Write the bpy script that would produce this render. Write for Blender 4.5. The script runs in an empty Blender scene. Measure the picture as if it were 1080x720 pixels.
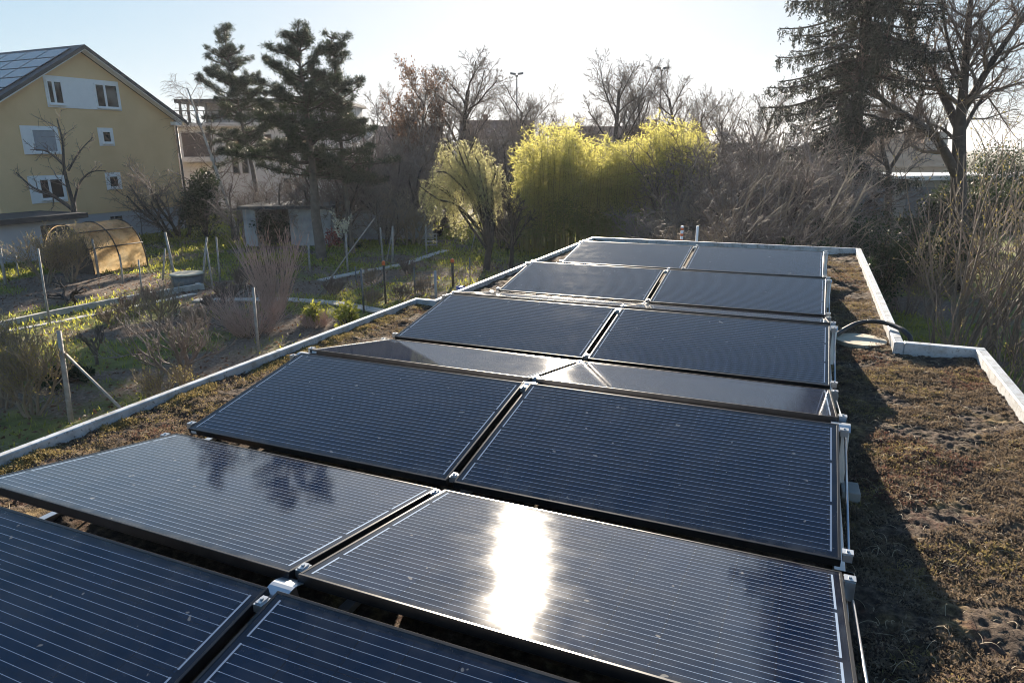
import bpy, bmesh, math, random
import numpy as np
from mathutils import Vector, Matrix, noise, Quaternion

# ------------------------------------------------------------------ camera, world, sun, exposure
SC = bpy.context.scene
COL = SC.collection
Z0 = 3.2                                   # height of the lower panel edges over the garden
CAM = np.array([1.447, -1.4592, Z0 + 1.5115])
YAW, PITCH, ROLL, FPX = -0.40823, 0.27295, -0.00832, 715.96

def cam_axes():
    cy, sy, cp, sp = math.cos(YAW), math.sin(YAW), math.cos(PITCH), math.sin(PITCH)
    F = np.array([sy*cp, cy*cp, -sp]); R = np.array([cy, -sy, 0.]); U = np.cross(R, F)
    cr, sr = math.cos(ROLL), math.sin(ROLL)
    return cr*R + sr*U, -sr*R + cr*U, F
AR, AU, AF = cam_axes()

cd = bpy.data.cameras.new('camera'); cam = bpy.data.objects.new('camera', cd); COL.objects.link(cam)
cd.sensor_width = 36; cd.lens = 36*FPX/1080; cd.clip_start = 0.05; cd.clip_end = 2000
cam.matrix_world = Matrix(((AR[0], AU[0], -AF[0], CAM[0]), (AR[1], AU[1], -AF[1], CAM[1]), (AR[2], AU[2], -AF[2], CAM[2]), (0, 0, 0, 1)))
SC.camera = cam

SUN_EL, SUN_AZ = math.radians(15.5), math.radians(-19.4)      # azimuth from +Y towards +X
W = bpy.data.worlds.new('World'); SC.world = W; W.use_nodes = True
wt = W.node_tree; bg = wt.nodes['Background']
sky = wt.nodes.new('ShaderNodeTexSky'); sky.sky_type = 'NISHITA'; sky.sun_disc = False
sky.sun_elevation = SUN_EL; sky.sun_rotation = SUN_AZ; sky.altitude = 400
sky.air_density = 1.0; sky.dust_density = 0.7; sky.ozone_density = 4.0
# the camera's cool white balance and soft highlight roll-off of the sky: c*t / (1 + c*t/b)
vm = [wt.nodes.new('ShaderNodeVectorMath') for _ in range(4)]
vm[0].operation = 'MULTIPLY'; vm[0].inputs[1].default_value = (0.76, 0.91, 1.12); wt.links.new(sky.outputs[0], vm[0].inputs[0])
vm[1].operation = 'MULTIPLY'; vm[1].inputs[1].default_value = (1/3.0,)*3; wt.links.new(vm[0].outputs[0], vm[1].inputs[0])
vm[2].operation = 'ADD'; vm[2].inputs[1].default_value = (1, 1, 1); wt.links.new(vm[1].outputs[0], vm[2].inputs[0])
vm[3].operation = 'DIVIDE'; wt.links.new(vm[0].outputs[0], vm[3].inputs[0]); wt.links.new(vm[2].outputs[0], vm[3].inputs[1])
wt.links.new(vm[3].outputs[0], bg.inputs[0]); bg.inputs[1].default_value = 0.11
sl = bpy.data.lights.new('sun', 'SUN'); sl.energy = 5.0; sl.angle = math.radians(0.5); sl.color = (1.0, 0.87, 0.7)
so = bpy.data.objects.new('sun', sl); COL.objects.link(so)
SV = Vector((math.sin(SUN_AZ)*math.cos(SUN_EL), math.cos(SUN_AZ)*math.cos(SUN_EL), math.sin(SUN_EL)))
so.rotation_euler = SV.to_track_quat('Z', 'Y').to_euler(); so.location = (0, 0, 60)
SC.view_settings.view_transform = 'Standard'; SC.view_settings.look = 'None'
SC.view_settings.gamma = 1; SC.view_settings.use_curve_mapping = False
SC.view_settings.exposure = 1.85
SC.render.engine = 'CYCLES'
SC.cycles.filter_width = 1.05; SC.cycles.use_adaptive_sampling = False; SC.cycles.max_bounces = 6; SC.cycles.transparent_max_bounces = 8; SC.cycles.use_denoising = True
SC.cycles.caustics_reflective = False; SC.cycles.caustics_refractive = False; SC.cycles.sample_clamp_indirect = 6

# places measured on the photograph turned into points of the place
def ray(px, py):
    d = (px-540)/FPX*AR - (py-360)/FPX*AU + AF
    return d
def at(px, py, depth):
    return Vector(CAM + ray(px, py)*depth)
def gp(px, py, z=0.0):
    d = ray(px, py); return Vector(CAM + d*((z-CAM[2])/d[2]))
def depth_of(p):
    return float((np.array(p)-CAM) @ AF)
def onx(px, py, x):
    d = ray(px, py); return Vector(CAM + d*((x-CAM[0])/d[0]))
def ony(px, py, y):
    d = ray(px, py); return Vector(CAM + d*((y-CAM[1])/d[1]))

# ------------------------------------------------------------------ bookkeeping
def tag(o, label=None, cat=None, group=None, kind=None):
    if label: o['label'] = label
    if cat: o['category'] = cat
    if group: o['group'] = group
    if kind: o['kind'] = kind
    return o
def empty(name, loc, label=None, cat=None, group=None, rz=0):
    o = bpy.data.objects.new(name, None); COL.objects.link(o); o.location = loc; o.rotation_euler = (0, 0, rz)
    o.empty_display_size = 0.2
    return tag(o, label, cat, group)
def link(name, me, parent=None, loc=None):
    o = bpy.data.objects.new(name, me); COL.objects.link(o)
    if parent: o.parent = parent
    if loc is not None: o.location = loc
    return o
def copy_tree(o, parent=None):
    c = o.copy(); COL.objects.link(c); c.parent = parent
    for ch in list(o.children): copy_tree(ch, c)
    return c

class MB:
    """collects boxes, bars, tubes, prisms in one bmesh"""
    def __init__(s): s.bm = bmesh.new()
    def box(s, x0, y0, z0, x1, y1, z1, mi=0):
        v = [s.bm.verts.new(p) for p in ((x0,y0,z0),(x1,y0,z0),(x1,y1,z0),(x0,y1,z0),(x0,y0,z1),(x1,y0,z1),(x1,y1,z1),(x0,y1,z1))]
        for f in ((0,3,2,1),(4,5,6,7),(0,1,5,4),(1,2,6,5),(2,3,7,6),(3,0,4,7)):
            s.bm.faces.new([v[i] for i in f]).material_index = mi
        return s
    def prism(s, poly, ext, mi=0):
        """poly: 3D points of one end face, ext: extrusion vector"""
        a = [s.bm.verts.new(p) for p in poly]; b = [s.bm.verts.new(Vector(p)+Vector(ext)) for p in poly]
        n = len(a)
        s.bm.faces.new(a).material_index = mi; s.bm.faces.new(b[::-1]).material_index = mi
        for i in range(n):
            s.bm.faces.new((a[i], b[i], b[(i+1) % n], a[(i+1) % n])).material_index = mi
        return s
    def tube(s, pts, rad, k=8, cap=True, mi=0):
        pts = [Vector(p) for p in pts]
        if not hasattr(rad, '__len__'): rad = [rad]*len(pts)
        d0 = (pts[-1]-pts[0]).normalized() if (pts[-1]-pts[0]).length > 1e-6 else Vector((0,0,1))
        ref = Vector((1,0,0)) if abs(d0.z) > .8 else Vector((0,0,1))
        rings = []
        for i, p in enumerate(pts):
            t = (pts[min(i+1, len(pts)-1)]-pts[max(i-1, 0)]).normalized()
            a = t.cross(ref)
            if a.length < 1e-4: a = t.cross(Vector((0,1,0)))
            a.normalize(); b = t.cross(a)
            rings.append([s.bm.verts.new(p + (a*math.cos(2*math.pi*j/k)+b*math.sin(2*math.pi*j/k))*rad[i]) for j in range(k)])
        for i in range(len(rings)-1):
            for j in range(k):
                f = s.bm.faces.new((rings[i][j], rings[i][(j+1) % k], rings[i+1][(j+1) % k], rings[i+1][j])); f.material_index = mi; f.smooth = k > 4
        if cap:
            s.bm.faces.new(rings[0]).material_index = mi; s.bm.faces.new(rings[-1][::-1]).material_index = mi
        return s
    def mesh(s, name, mats, bevel=0, seg=1):
        if bevel:
            bmesh.ops.bevel(s.bm, geom=list(s.bm.edges), offset=bevel, segments=seg, affect='EDGES', profile=.6)
        bmesh.ops.recalc_face_normals(s.bm, faces=s.bm.faces)
        me = bpy.data.meshes.new(name); s.bm.to_mesh(me); s.bm.free()
        for m in (mats if isinstance(mats, (list, tuple)) else [mats]): me.materials.append(m)
        return me
    def build(s, name, mats, parent=None, loc=None, bevel=0, seg=1):
        return link(name, s.mesh(name, mats, bevel, seg), parent, loc)

def np_mesh(name, V, groups, mats, smooth=False):
    """V (n,3); groups: list of (faces (m,k) array, material index)"""
    me = bpy.data.meshes.new(name)
    V = np.asarray(V, dtype=np.float32)
    me.vertices.add(len(V)); me.vertices.foreach_set('co', V.ravel())
    tot = sum(f.size for f, _ in groups); nf = sum(len(f) for f, _ in groups)
    me.loops.add(tot); me.polygons.add(nf)
    me.loops.foreach_set('vertex_index', np.concatenate([np.asarray(f, dtype=np.int32).ravel() for f, _ in groups]))
    st = []; c = 0
    for f, _ in groups:
        st.append(c + np.arange(len(f))*f.shape[1]); c += f.size
    me.polygons.foreach_set('loop_start', np.concatenate(st).astype(np.int32))
    me.polygons.foreach_set('material_index', np.concatenate([np.full(len(f), m, dtype=np.int32) if np.isscalar(m) else np.asarray(m, dtype=np.int32) for f, m in groups]))
    if smooth: me.polygons.foreach_set('use_smooth', np.ones(nf, dtype=bool))
    for m in (mats if isinstance(mats, (list, tuple)) else [mats]): me.materials.append(m)
    me.update(calc_edges=True); me.validate()
    return me

# ------------------------------------------------------------------ materials
class NT:
    def __init__(s, name):
        s.m = bpy.data.materials.new(name); s.m.use_nodes = True; s.t = s.m.node_tree
        s.p = s.t.nodes['Principled BSDF']; s.out = s.t.nodes['Material Output']
    def n(s, typ, **kw):
        o = s.t.nodes.new(typ)
        for k, v in kw.items(): setattr(o, k, v)
        return o
    def put(s, sock, v):
        if isinstance(v, bpy.types.NodeSocket): s.t.links.new(v, sock)
        elif v is not None: sock.default_value = v
    def math(s, op, a, b=None, c=None):
        o = s.n('ShaderNodeMath', operation=op); s.put(o.inputs[0], a)
        if b is not None: s.put(o.inputs[1], b)
        if c is not None: s.put(o.inputs[2], c)
        return o.outputs[0]
    def mix(s, f, a, b):
        o = s.n('ShaderNodeMix', data_type='RGBA'); s.put(o.inputs['Factor'], f)
        s.put(o.inputs['A'], (*a, 1) if isinstance(a, tuple) and len(a) == 3 else a); s.put(o.inputs['B'], (*b, 1) if isinstance(b, tuple) and len(b) == 3 else b)
        return [x for x in o.outputs if x.type == 'RGBA'][0]
    def coord(s, which='Object'): return s.n('ShaderNodeTexCoord').outputs[which]
    def pos(s): return s.n('ShaderNodeNewGeometry').outputs['Position']
    def noise(s, vec, scale, detail=4, rough=.55, out='Fac', dist=0):
        o = s.n('ShaderNodeTexNoise'); s.put(o.inputs['Vector'], vec); o.inputs['Scale'].default_value = scale
        o.inputs['Detail'].default_value = detail; o.inputs['Roughness'].default_value = rough; o.inputs['Distortion'].default_value = dist
        return o.outputs[out]
    def ramp(s, f, stops):
        o = s.n('ShaderNodeValToRGB'); s.put(o.inputs[0], f); e = o.color_ramp.elements
        while len(e) < len(stops): e.new(.5)
        for el, (p, c) in zip(e, stops): el.position = p; el.color = (*c, 1) if len(c) == 3 else c
        return o.outputs[0]
    def maprange(s, f, a, b, c=0, d=1):
        o = s.n('ShaderNodeMapRange'); s.put(o.inputs[0], f)
        for i, v in enumerate((a, b, c, d)): o.inputs[i+1].default_value = v
        return o.outputs[0]
    def bump(s, h, strength=.3, dist=.02):
        o = s.n('ShaderNodeBump'); s.put(o.inputs['Height'], h); o.inputs['Strength'].default_value = strength; o.inputs['Distance'].default_value = dist
        s.t.links.new(o.outputs[0], s.p.inputs['Normal']); return o.outputs[0]
    def base(s, c, rough=.6, metal=0, spec=None):
        s.put(s.p.inputs['Base Color'], (*c, 1) if isinstance(c, tuple) and len(c) == 3 else c)
        s.put(s.p.inputs['Roughness'], rough); s.put(s.p.inputs['Metallic'], metal)
        if spec is not None: s.p.inputs['Specular IOR Level'].default_value = spec
        return s

def mottled(name, c1, c2, scale=6, rough=.7, metal=0, bump=0, detail=5, spec=None, lo=.35, hi=.65, where='obj'):
    k = NT(name); v = k.coord() if where == 'obj' else k.pos()
    f = k.noise(v, scale, detail)
    k.base(k.mix(k.maprange(f, lo, hi), c1, c2), rough, metal, spec)
    if bump: k.bump(k.noise(v, scale*5, 4), bump, .01)
    return k.m

def leafy(name, c1, c2, trans=(.3, .3, .05), tw=.4, scale=3, rough=.55):
    """leaf: diffuse plus light coming through; colour differs from clump to clump"""
    k = NT(name)
    f = k.noise(k.coord(), scale, 3)
    col = k.mix(k.maprange(f, .35, .65), c1, c2)
    k.base(col, rough, 0, .25)
    if tw > 0:
        tr = k.n('ShaderNodeBsdfTranslucent'); tr.inputs[0].default_value = (*trans, 1)
        mx = k.n('ShaderNodeMixShader'); mx.inputs[0].default_value = tw
        k.t.links.new(k.p.outputs[0], mx.inputs[1]); k.t.links.new(tr.outputs[0], mx.inputs[2]); k.t.links.new(mx.outputs[0], k.out.inputs[0])
    return k.m

M = {}
def mat_panel(name):
    """module glass: six rows of ten dark cells under glass, five ribbons a cell, collector strips at both ends"""
    k = NT(name)
    sep = k.n('ShaderNodeSeparateXYZ'); k.t.links.new(k.coord(), sep.inputs[0]); x, y = sep.outputs[0], sep.outputs[1]
    P = .158
    yy = k.math('DIVIDE', k.math('ADD', y, 3*P), P)
    rib = k.math('ABSOLUTE', k.math('SUBTRACT', k.math('FRACT', k.math('MULTIPLY', yy, 5)), .5))
    line = k.math('LESS_THAN', rib, .025)                        # ribbons about 2 mm wide
    inx = k.math('LESS_THAN', k.math('ABSOLUTE', x), 5*P+.012)
    iny = k.math('LESS_THAN', k.math('ABSOLUTE', y), 3*P)
    inside = k.math('MULTIPLY', inx, iny)
    line = k.math('MULTIPLY', line, inside)
    gx = k.math('ABSOLUTE', k.math('SUBTRACT', k.math('FRACT', k.math('ADD', k.math('DIVIDE', x, P), .5)), .5))   # 0 at a joint between cells when shifted
    gx = k.math('ABSOLUTE', k.math('SUBTRACT', k.math('FRACT', k.math('DIVIDE', k.math('ADD', x, 5*P), P)), .5))
    gapx = k.math('GREATER_THAN', gx, .482)
    gy = k.math('ABSOLUTE', k.math('SUBTRACT', k.math('FRACT', yy), .5))
    gapy = k.math('GREATER_THAN', gy, .49)
    gap = k.math('MAXIMUM', gapx, gapy)
    # collector strips: right end three of two rows each, left end 1 + 2 + 2 + 1
    ax = k.math('ABSOLUTE', k.math('SUBTRACT', k.math('ABSOLUTE', x), 5*P+.012))
    strip = k.math('LESS_THAN', ax, .0035)
    r = k.math('FRACT', k.math('DIVIDE', yy, 2)); l = k.math('FRACT', k.math('ADD', k.math('DIVIDE', yy, 2), .5))
    side = k.math('GREATER_THAN', x, 0)
    seg = k.math('ADD', k.math('MULTIPLY', r, side), k.math('MULTIPLY', l, k.math('SUBTRACT', 1, side)))
    segok = k.math('LESS_THAN', k.math('ABSOLUTE', k.math('SUBTRACT', seg, .5)), .46)
    strip = k.math('MULTIPLY', k.math('MULTIPLY', strip, segok), iny)
    dot = k.math('MULTIPLY', k.math('MULTIPLY', k.math('LESS_THAN', rib, .05), k.math('GREATER_THAN', gx, .487)), inside)
    metal = k.math('MAXIMUM', k.math('MULTIPLY', line, k.math('SUBTRACT', 1, k.math('MULTIPLY', gap, .6))), k.math('MAXIMUM', strip, dot))
    # slightly different cells
    wn = k.n('ShaderNodeTexWhiteNoise', noise_dimensions='2D')
    cv = k.n('ShaderNodeCombineXYZ'); k.t.links.new(k.math('FLOOR', k.math('DIVIDE', k.math('ADD', x, 5*P), P)), cv.inputs[0]); k.t.links.new(k.math('FLOOR', yy), cv.inputs[1])
    oi = k.n('ShaderNodeObjectInfo'); k.t.links.new(cv.outputs[0], wn.inputs['Vector'])
    cell = k.mix(k.maprange(wn.outputs[0], 0, 1), (.002, .0065, .021), (.003, .009, .028))
    back = k.mix(k.math('MULTIPLY', inside, k.math('SUBTRACT', 1, gap)), (.003, .005, .014), cell)
    c = k.mix(metal, back, (.20, .26, .36))
    dust = k.noise(k.pos(), 7, 5, .6)
    spots = k.maprange(k.noise(k.pos(), 55, 2, .5), .74, .80)
    edge = k.math('MULTIPLY', k.maprange(k.math('ABSOLUTE', y), .44, .495), k.maprange(k.noise(k.pos(), 14, 4, .6), .42, .62))
    drops = k.maprange(k.noise(k.pos(), 21, 2, .4), .745, .765)
    dust = k.math('MAXIMUM', dust, k.math('MULTIPLY', edge, .7))
    d2 = k.math('ADD', k.math('MULTIPLY', drops, .30), k.math('ADD', k.math('MULTIPLY', edge, .05), k.math('ADD', k.math('MULTIPLY', k.maprange(dust, .4, .75), .03), k.math('MULTIPLY', spots, .10))))
    c = k.mix(d2, c, (.42, .40, .36))
    k.base(c, .85, k.math('MULTIPLY', metal, .35), 0.0)
    p = k.p
    p.inputs['Coat Weight'].default_value = 1.0
    k.put(p.inputs['Coat Roughness'], k.math('ADD', .048, k.math('MULTIPLY', k.maprange(dust, .35, .7), .03)))
    p.inputs['Coat IOR'].default_value = 1.43
    return k.m
M['panel'] = mat_panel('solar_glass')
M['frame'] = mottled('black_anodised', (.035, .035, .038), (.05, .05, .053), 12, .30, .8)
M['alu'] = mottled('raw_aluminium', (.55, .57, .6), (.45, .46, .48), 9, .35, .85)
M['sticker'] = NT('white_sticker').base((.7, .7, .7), .6).m
M['concrete'] = mottled('concrete', (.20, .19, .175), (.32, .30, .275), 5, .9, 0, .4)
def mat_kerb():
    k = NT('galvanised_trim'); v = k.pos(); f = k.noise(v, 2.4, 6, .65); f2 = k.noise(v, 38, 4, .65); f3 = k.noise(v, 9, 5, .7)
    c = k.mix(k.maprange(f, .35, .65), (.46, .48, .50), (.62, .63, .64))
    c = k.mix(k.math('MULTIPLY', k.maprange(f3, .47, .66), .65), c, (.24, .21, .17)); c = k.mix(k.math('MULTIPLY', k.maprange(f2, .60, .68), .75), c, (.10, .085, .065))
    k.base(c, .5, .2); k.bump(f, .25, .02); return k.m
M['kerb_metal'] = mat_kerb()
M['edging'] = mottled('pale_concrete', (.36, .34, .30), (.52, .49, .44), 5, .9, 0, .4)
M['rubber'] = NT('black_rubber').base((.015, .015, .016), .45).m
M['bark_dark'] = mottled('dark_bark', (.035, .028, .025), (.065, .052, .045), 5, .9, 0, .6)
M['bark_grey'] = mottled('grey_bark', (.09, .075, .065), (.15, .125, .105), 5, .9, 0, .5)
M['twig_brown'] = mottled('brown_twig', (.12, .088, .072), (.21, .16, .135), 2, .8)
M['twig_grey'] = mottled('grey_twig', (.15, .12, .105), (.26, .215, .185), 2, .75)
M['twig_tan'] = mottled('tan_twig', (.20, .15, .10), (.30, .23, .16), 2, .7)
M['twig_tan2'] = mottled('stick_bark', (.15, .115, .09), (.25, .195, .155), 2, .7)
M['twig_red'] = mottled('red_brown_twig', (.40, .26, .205), (.52, .36, .29), 2, .7)
M['wood_grey'] = mottled('weathered_wood', (.26, .23, .20), (.38, .35, .31), 8, .85)
M['wood_dark'] = mottled('dark_wood', (.05, .04, .035), (.09, .075, .06), 6, .8)
M['needle'] = leafy('pine_needle', (.018, .032, .022), (.04, .06, .03), (.05, .07, .02), .12, 1.2)
M['spruce'] = leafy('spruce_needle', (.015, .022, .018), (.032, .04, .028), (.05, .06, .02), .10, .9)
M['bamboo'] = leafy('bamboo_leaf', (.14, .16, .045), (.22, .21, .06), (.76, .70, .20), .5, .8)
M['bamboo_shade'] = leafy('bamboo_leaf_shade', (.07, .11, .035), (.12, .16, .05), (.34, .42, .10), .4, .8)  # shade of the lower bamboo put into a greener leaf colour
M['willow'] = leafy('willow_leaf', (.34, .32, .15), (.44, .41, .21), (.80, .75, .36), .5, 1.5)
M['evergreen'] = leafy('evergreen_leaf', (.012, .026, .014), (.03, .05, .025), (.06, .09, .02), .15, 1.2)
M['bud'] = leafy('young_bud', (.22, .18, .06), (.30, .24, .08), (.5, .42, .1), .4, 2)
M['pale_leaf'] = leafy('pale_silvery_leaf', (.50, .50, .42), (.62, .60, .50), (.6, .6, .45), .3, 2)
M['brown_leaf'] = leafy('dry_brown_leaf', (.09, .055, .04), (.14, .085, .06), (.25, .13, .07), .3, 1)
M['grass'] = leafy('grass_blade', (.10, .13, .03), (.17, .17, .05), (.48, .48, .08), .45, .6)
M['yellow_wall'] = mottled('yellow_render', (.69, .47, .25), (.78, .545, .30), .4, .9, 0, .1)
M['plinth'] = mottled('grey_plinth', (.38, .40, .44), (.44, .46, .5), .6, .9)
M['white_paint'] = mottled('white_paint', (.78, .78, .78), (.82, .82, .82), 3, .5)
M['roof_dark'] = mottled('dark_roofing', (.03, .033, .04), (.05, .055, .06), 2, .6)
M['glass_dark'] = NT('window_glass').base((.02, .023, .028), .06, 0, .6).m
M['shutter_grey'] = mottled('grey_blind', (.28, .30, .33), (.32, .34, .37), 4, .7)
M['apt_wall'] = mottled('pale_render', (.52, .51, .50), (.60, .59, .58), .4, .9)
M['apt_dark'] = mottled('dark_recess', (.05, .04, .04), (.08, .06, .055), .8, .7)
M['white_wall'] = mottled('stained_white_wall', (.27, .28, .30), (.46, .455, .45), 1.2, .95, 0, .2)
M['far_roof'] = mottled('red_brown_roof', (.16, .09, .07), (.22, .13, .10), 1.5, .9)
M['far_wall'] = mottled('far_house_wall', (.38, .34, .30), (.46, .42, .37), .4, .9)
M['tan_roof'] = mottled('tan_roof_tile', (.44, .27, .16), (.54, .36, .23), 1.2, .9, 0, .3)
M['post_metal'] = mottled('painted_post', (.10, .11, .11), (.16, .16, .16), 7, .5, .3)
M['orange'] = NT('orange_plastic').base((.65, .13, .03), .5).m
M['blue'] = NT('blue_plastic').base((.03, .07, .30), .4).m
M['moss_ochre'] = leafy('ochre_moss', (.20, .155, .065), (.32, .25, .11), (.36, .28, .12), .25, 14, .95)
M['moss_brown'] = leafy('brown_moss', (.085, .064, .048), (.25, .19, .135), (.26, .195, .13), .25, 14, .95)
M['moss_red'] = leafy('red_sedum', (.11, .062, .05), (.18, .11, .085), (.22, .12, .09), .25, 14, .95)
M['straw'] = mottled('dry_straw', (.34, .27, .18), (.46, .38, .26), 6, .8)

def mat_soil():
    k = NT('roof_substrate'); v = k.pos()
    f1 = k.noise(v, 3.2, 6, .65); f2 = k.noise(v, 26, 5, .7); f3 = k.noise(v, 9, 4, .6)
    c = k.ramp(f2, [(.30, (.022, .016, .014)), (.46, (.060, .043, .033)), (.60, (.125, .092, .068)), (.76, (.24, .185, .135))])
    c = k.mix(k.math('MULTIPLY', k.maprange(f1, .50, .66), .75), c, k.ramp(f2, [(.3, (.06, .04, .02)), (.55, (.27, .185, .075)), (.75, (.44, .32, .14))]))
    c = k.mix(k.math('MULTIPLY', k.maprange(f3, .56, .68), .5), c, (.12, .055, .04))
    k.base(c, .95, 0, .15); k.bump(k.noise(v, 60, 5, .7), .9, .015)
    return k.m
M['soil'] = mat_soil()
def mat_ground():
    k = NT('garden_ground'); v = k.pos()
    a = k.n('ShaderNodeAttribute', attribute_name='soil'); f = k.noise(v, 1.6, 6, .6); f2 = k.noise(v, 14, 4, .65)
    g = k.ramp(f, [(.3, (.08, .095, .03)), (.5, (.16, .165, .055)), (.7, (.24, .22, .085))])
    s = k.ramp(f2, [(.3, (.08, .062, .05)), (.55, (.19, .145, .112)), (.75, (.32, .26, .20))])
    m = k.maprange(k.math('ADD', a.outputs['Fac'], k.math('MULTIPLY', k.math('SUBTRACT', f2, .5), .6)), .4, .6)
    k.base(k.mix(m, g, s), .95, 0, .1); k.bump(f2, .8, .06)
    return k.m
M['ground'] = mat_ground()
def mat_far_ground():
    k = NT('far_ground'); v = k.pos(); f = k.noise(v, .25, 6, .6)
    k.base(k.ramp(f, [(.3, (.04, .045, .02)), (.55, (.075, .075, .035)), (.7, (.11, .09, .06))]), .95, 0, .1)
    return k.m
M['far_ground'] = mat_far_ground()
def mat_shelter():
    k = NT('old_fibreglass'); v = k.coord(); f = k.noise(v, 1.6, 6, .65); f2 = k.noise(v, 7, 4, .6)
    c = k.ramp(f, [(.32, (.42, .27, .13)), (.5, (.72, .53, .29)), (.7, (.82, .68, .45))])
    col = k.mix(k.math('MULTIPLY', k.maprange(f2, .5, .7), .4), c, (.16, .12, .08))
    k.base(col, .45, 0, .4); tr = k.n('ShaderNodeBsdfTranslucent'); k.put(tr.inputs[0], col); mx = k.n('ShaderNodeMixShader'); mx.inputs[0].default_value = .65
    k.t.links.new(k.p.outputs[0], mx.inputs[1]); k.t.links.new(tr.outputs[0], mx.inputs[2]); k.t.links.new(mx.outputs[0], k.out.inputs[0])
    return k.m
M['shelter'] = mat_shelter()

# ------------------------------------------------------------------ plant machinery
class Tubes:
    def __init__(s): s.g = {}
    def add(s, pts, rad, k=3, mi=0): s.g.setdefault((len(pts), k, mi), []).append((pts, rad))
    def arrays(s):
        VV, FF, off = [], [], 0
        for (n, k, mi), L in s.g.items():
            P = np.array([[tuple(q) for q in p] for p, _ in L], dtype=np.float64); R = np.array([r for _, r in L])
            T = np.empty_like(P); T[:, 1:-1] = P[:, 2:]-P[:, :-2]; T[:, 0] = P[:, 1]-P[:, 0]; T[:, -1] = P[:, -1]-P[:, -2]
            T /= np.maximum(np.linalg.norm(T, axis=2, keepdims=True), 1e-9)
            D = P[:, -1]-P[:, 0]; D /= np.maximum(np.linalg.norm(D, axis=1, keepdims=True), 1e-9)
            ref = np.where(np.abs(D[:, 2:3]) > .75, np.array([[1., .13, 0]]), np.array([[.1, 0, 1.]]))[:, None, :]
            A = np.cross(T, np.broadcast_to(ref, T.shape)); A /= np.maximum(np.linalg.norm(A, axis=2, keepdims=True), 1e-9)
            Bv = np.cross(T, A)
            th = np.arange(k)*2*np.pi/k
            V = P[:, :, None, :] + R[:, :, None, None]*(A[:, :, None, :]*np.cos(th)[None, None, :, None] + Bv[:, :, None, :]*np.sin(th)[None, None, :, None])
            B = len(L); idx = off + np.arange(B*n*k).reshape(B, n, k)
            a = idx[:, :-1, :]; b = idx[:, 1:, :]
            F = np.stack([a, np.roll(a, -1, 2), np.roll(b, -1, 2), b], -1).reshape(-1, 4)
            VV.append(V.reshape(-1, 3)); FF.append((F, mi)); off += B*n*k
        return np.concatenate(VV), FF
    def mesh(s, name, mats):
        V, F = s.arrays(); return np_mesh(name, V, F, mats, smooth=True)

def unit(a): return a/np.maximum(np.linalg.norm(a, axis=-1, keepdims=True), 1e-9)
def leaves_mesh(name, C, D, ln, wd, mats, seed=0, mi=None, rng=None):
    """diamond leaves at C pointing along D"""
    rng = rng or np.random.default_rng(seed); n = len(C)
    D = unit(D); S = unit(np.cross(D, rng.normal(size=(n, 3))))
    ln = np.broadcast_to(ln, (n,))[:, None]; wd = np.broadcast_to(wd, (n,))[:, None]
    V = np.stack([C, C+D*ln*.45+S*wd*.5, C+D*ln, C+D*ln*.45-S*wd*.5], 1).reshape(-1, 3)
    F = np.arange(4*n).reshape(n, 4)
    return np_mesh(name, V, [(F, 0 if mi is None else mi)], mats)

def rv(r): return Vector((r.gauss(0, 1), r.gauss(0, 1), r.gauss(0, 1)))
def grow(r, out, p, d, L, rad, lv, P):
    s = P[lv]; n = s['seg']; p = Vector(p); d = Vector(d).normalized(); pts = [p.copy()]; rr = [rad]; ds = [d.copy()]
    tip = s.get('tip', .35)
    for i in range(n):
        d = (d + rv(r)*s['wig'] + Vector((0, 0, s.get('up', 0)))).normalized()
        p = p + d*(L/n); pts.append(p.copy()); rr.append(max(rad*(1-(i+1)/n*(1-tip)), s.get('min', .002))); ds.append(d.copy())
    out.append((pts, rr, lv))
    if lv+1 < len(P):
        c = P[lv+1]; az = r.uniform(0, 6.28); N = c['n']
        N = N if isinstance(N, int) else r.randint(*N)
        for k in range(N):
            t = min(c['t0']+(1-c['t0'])*(k+r.random())/N, .999); i = int(t*n); f = t*n-i
            q = pts[i].lerp(pts[i+1], f); dd = ds[i+1]
            az += 2.4+r.uniform(-.5, .5)
            a = dd.orthogonal().normalized(); a = Quaternion(dd, az) @ a
            ang = c['ang']*r.uniform(.7, 1.3)
            cd_ = dd*math.cos(ang)+a*math.sin(ang)
            grow(r, out, q, cd_, L*c['len']*(1-c.get('taper', .4)*t)*r.uniform(.7, 1.25), max(rr[i]*c.get('rr', .55), c.get('min', .002)), lv+1, P)
def branch_mesh(name, out, mats, sides=(8, 6, 4, 3, 3, 3)):
    T = Tubes()
    for pts, rr, lv in out: T.add(pts, rr, sides[min(lv, 5)])
    return T.mesh(name, mats)
def split_levels(out, lv): return [o for o in out if o[2] <= lv], [o for o in out if o[2] > lv]

def along(out, lv_min, step, rng, jitter=.01, tmin=0):
    """points and directions along the twigs of level >= lv_min"""
    C, D = [], []
    for pts, rr, lv in out:
        if lv < lv_min: continue
        a = np.array([tuple(p) for p in pts])
        seg = np.linalg.norm(np.diff(a, axis=0), axis=1); tot = seg.sum(); n = max(1, int(tot/step))
        t = rng.uniform(tmin, 1, n)*(len(a)-1); i = np.minimum(t.astype(int), len(a)-2); f = (t-i)[:, None]
        C.append(a[i]*(1-f)+a[i+1]*f); D.append(a[i+1]-a[i])
    C = np.concatenate(C); D = unit(np.concatenate(D))
    return C+rng.normal(size=C.shape)*jitter, D

def plant_thing(name, loc, label, cat, group=None, rz=0, scale=1):
    o = empty(name, loc, label, cat, group, rz); o.scale = (scale,)*3 if not hasattr(scale, '__len__') else scale
    return o

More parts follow.
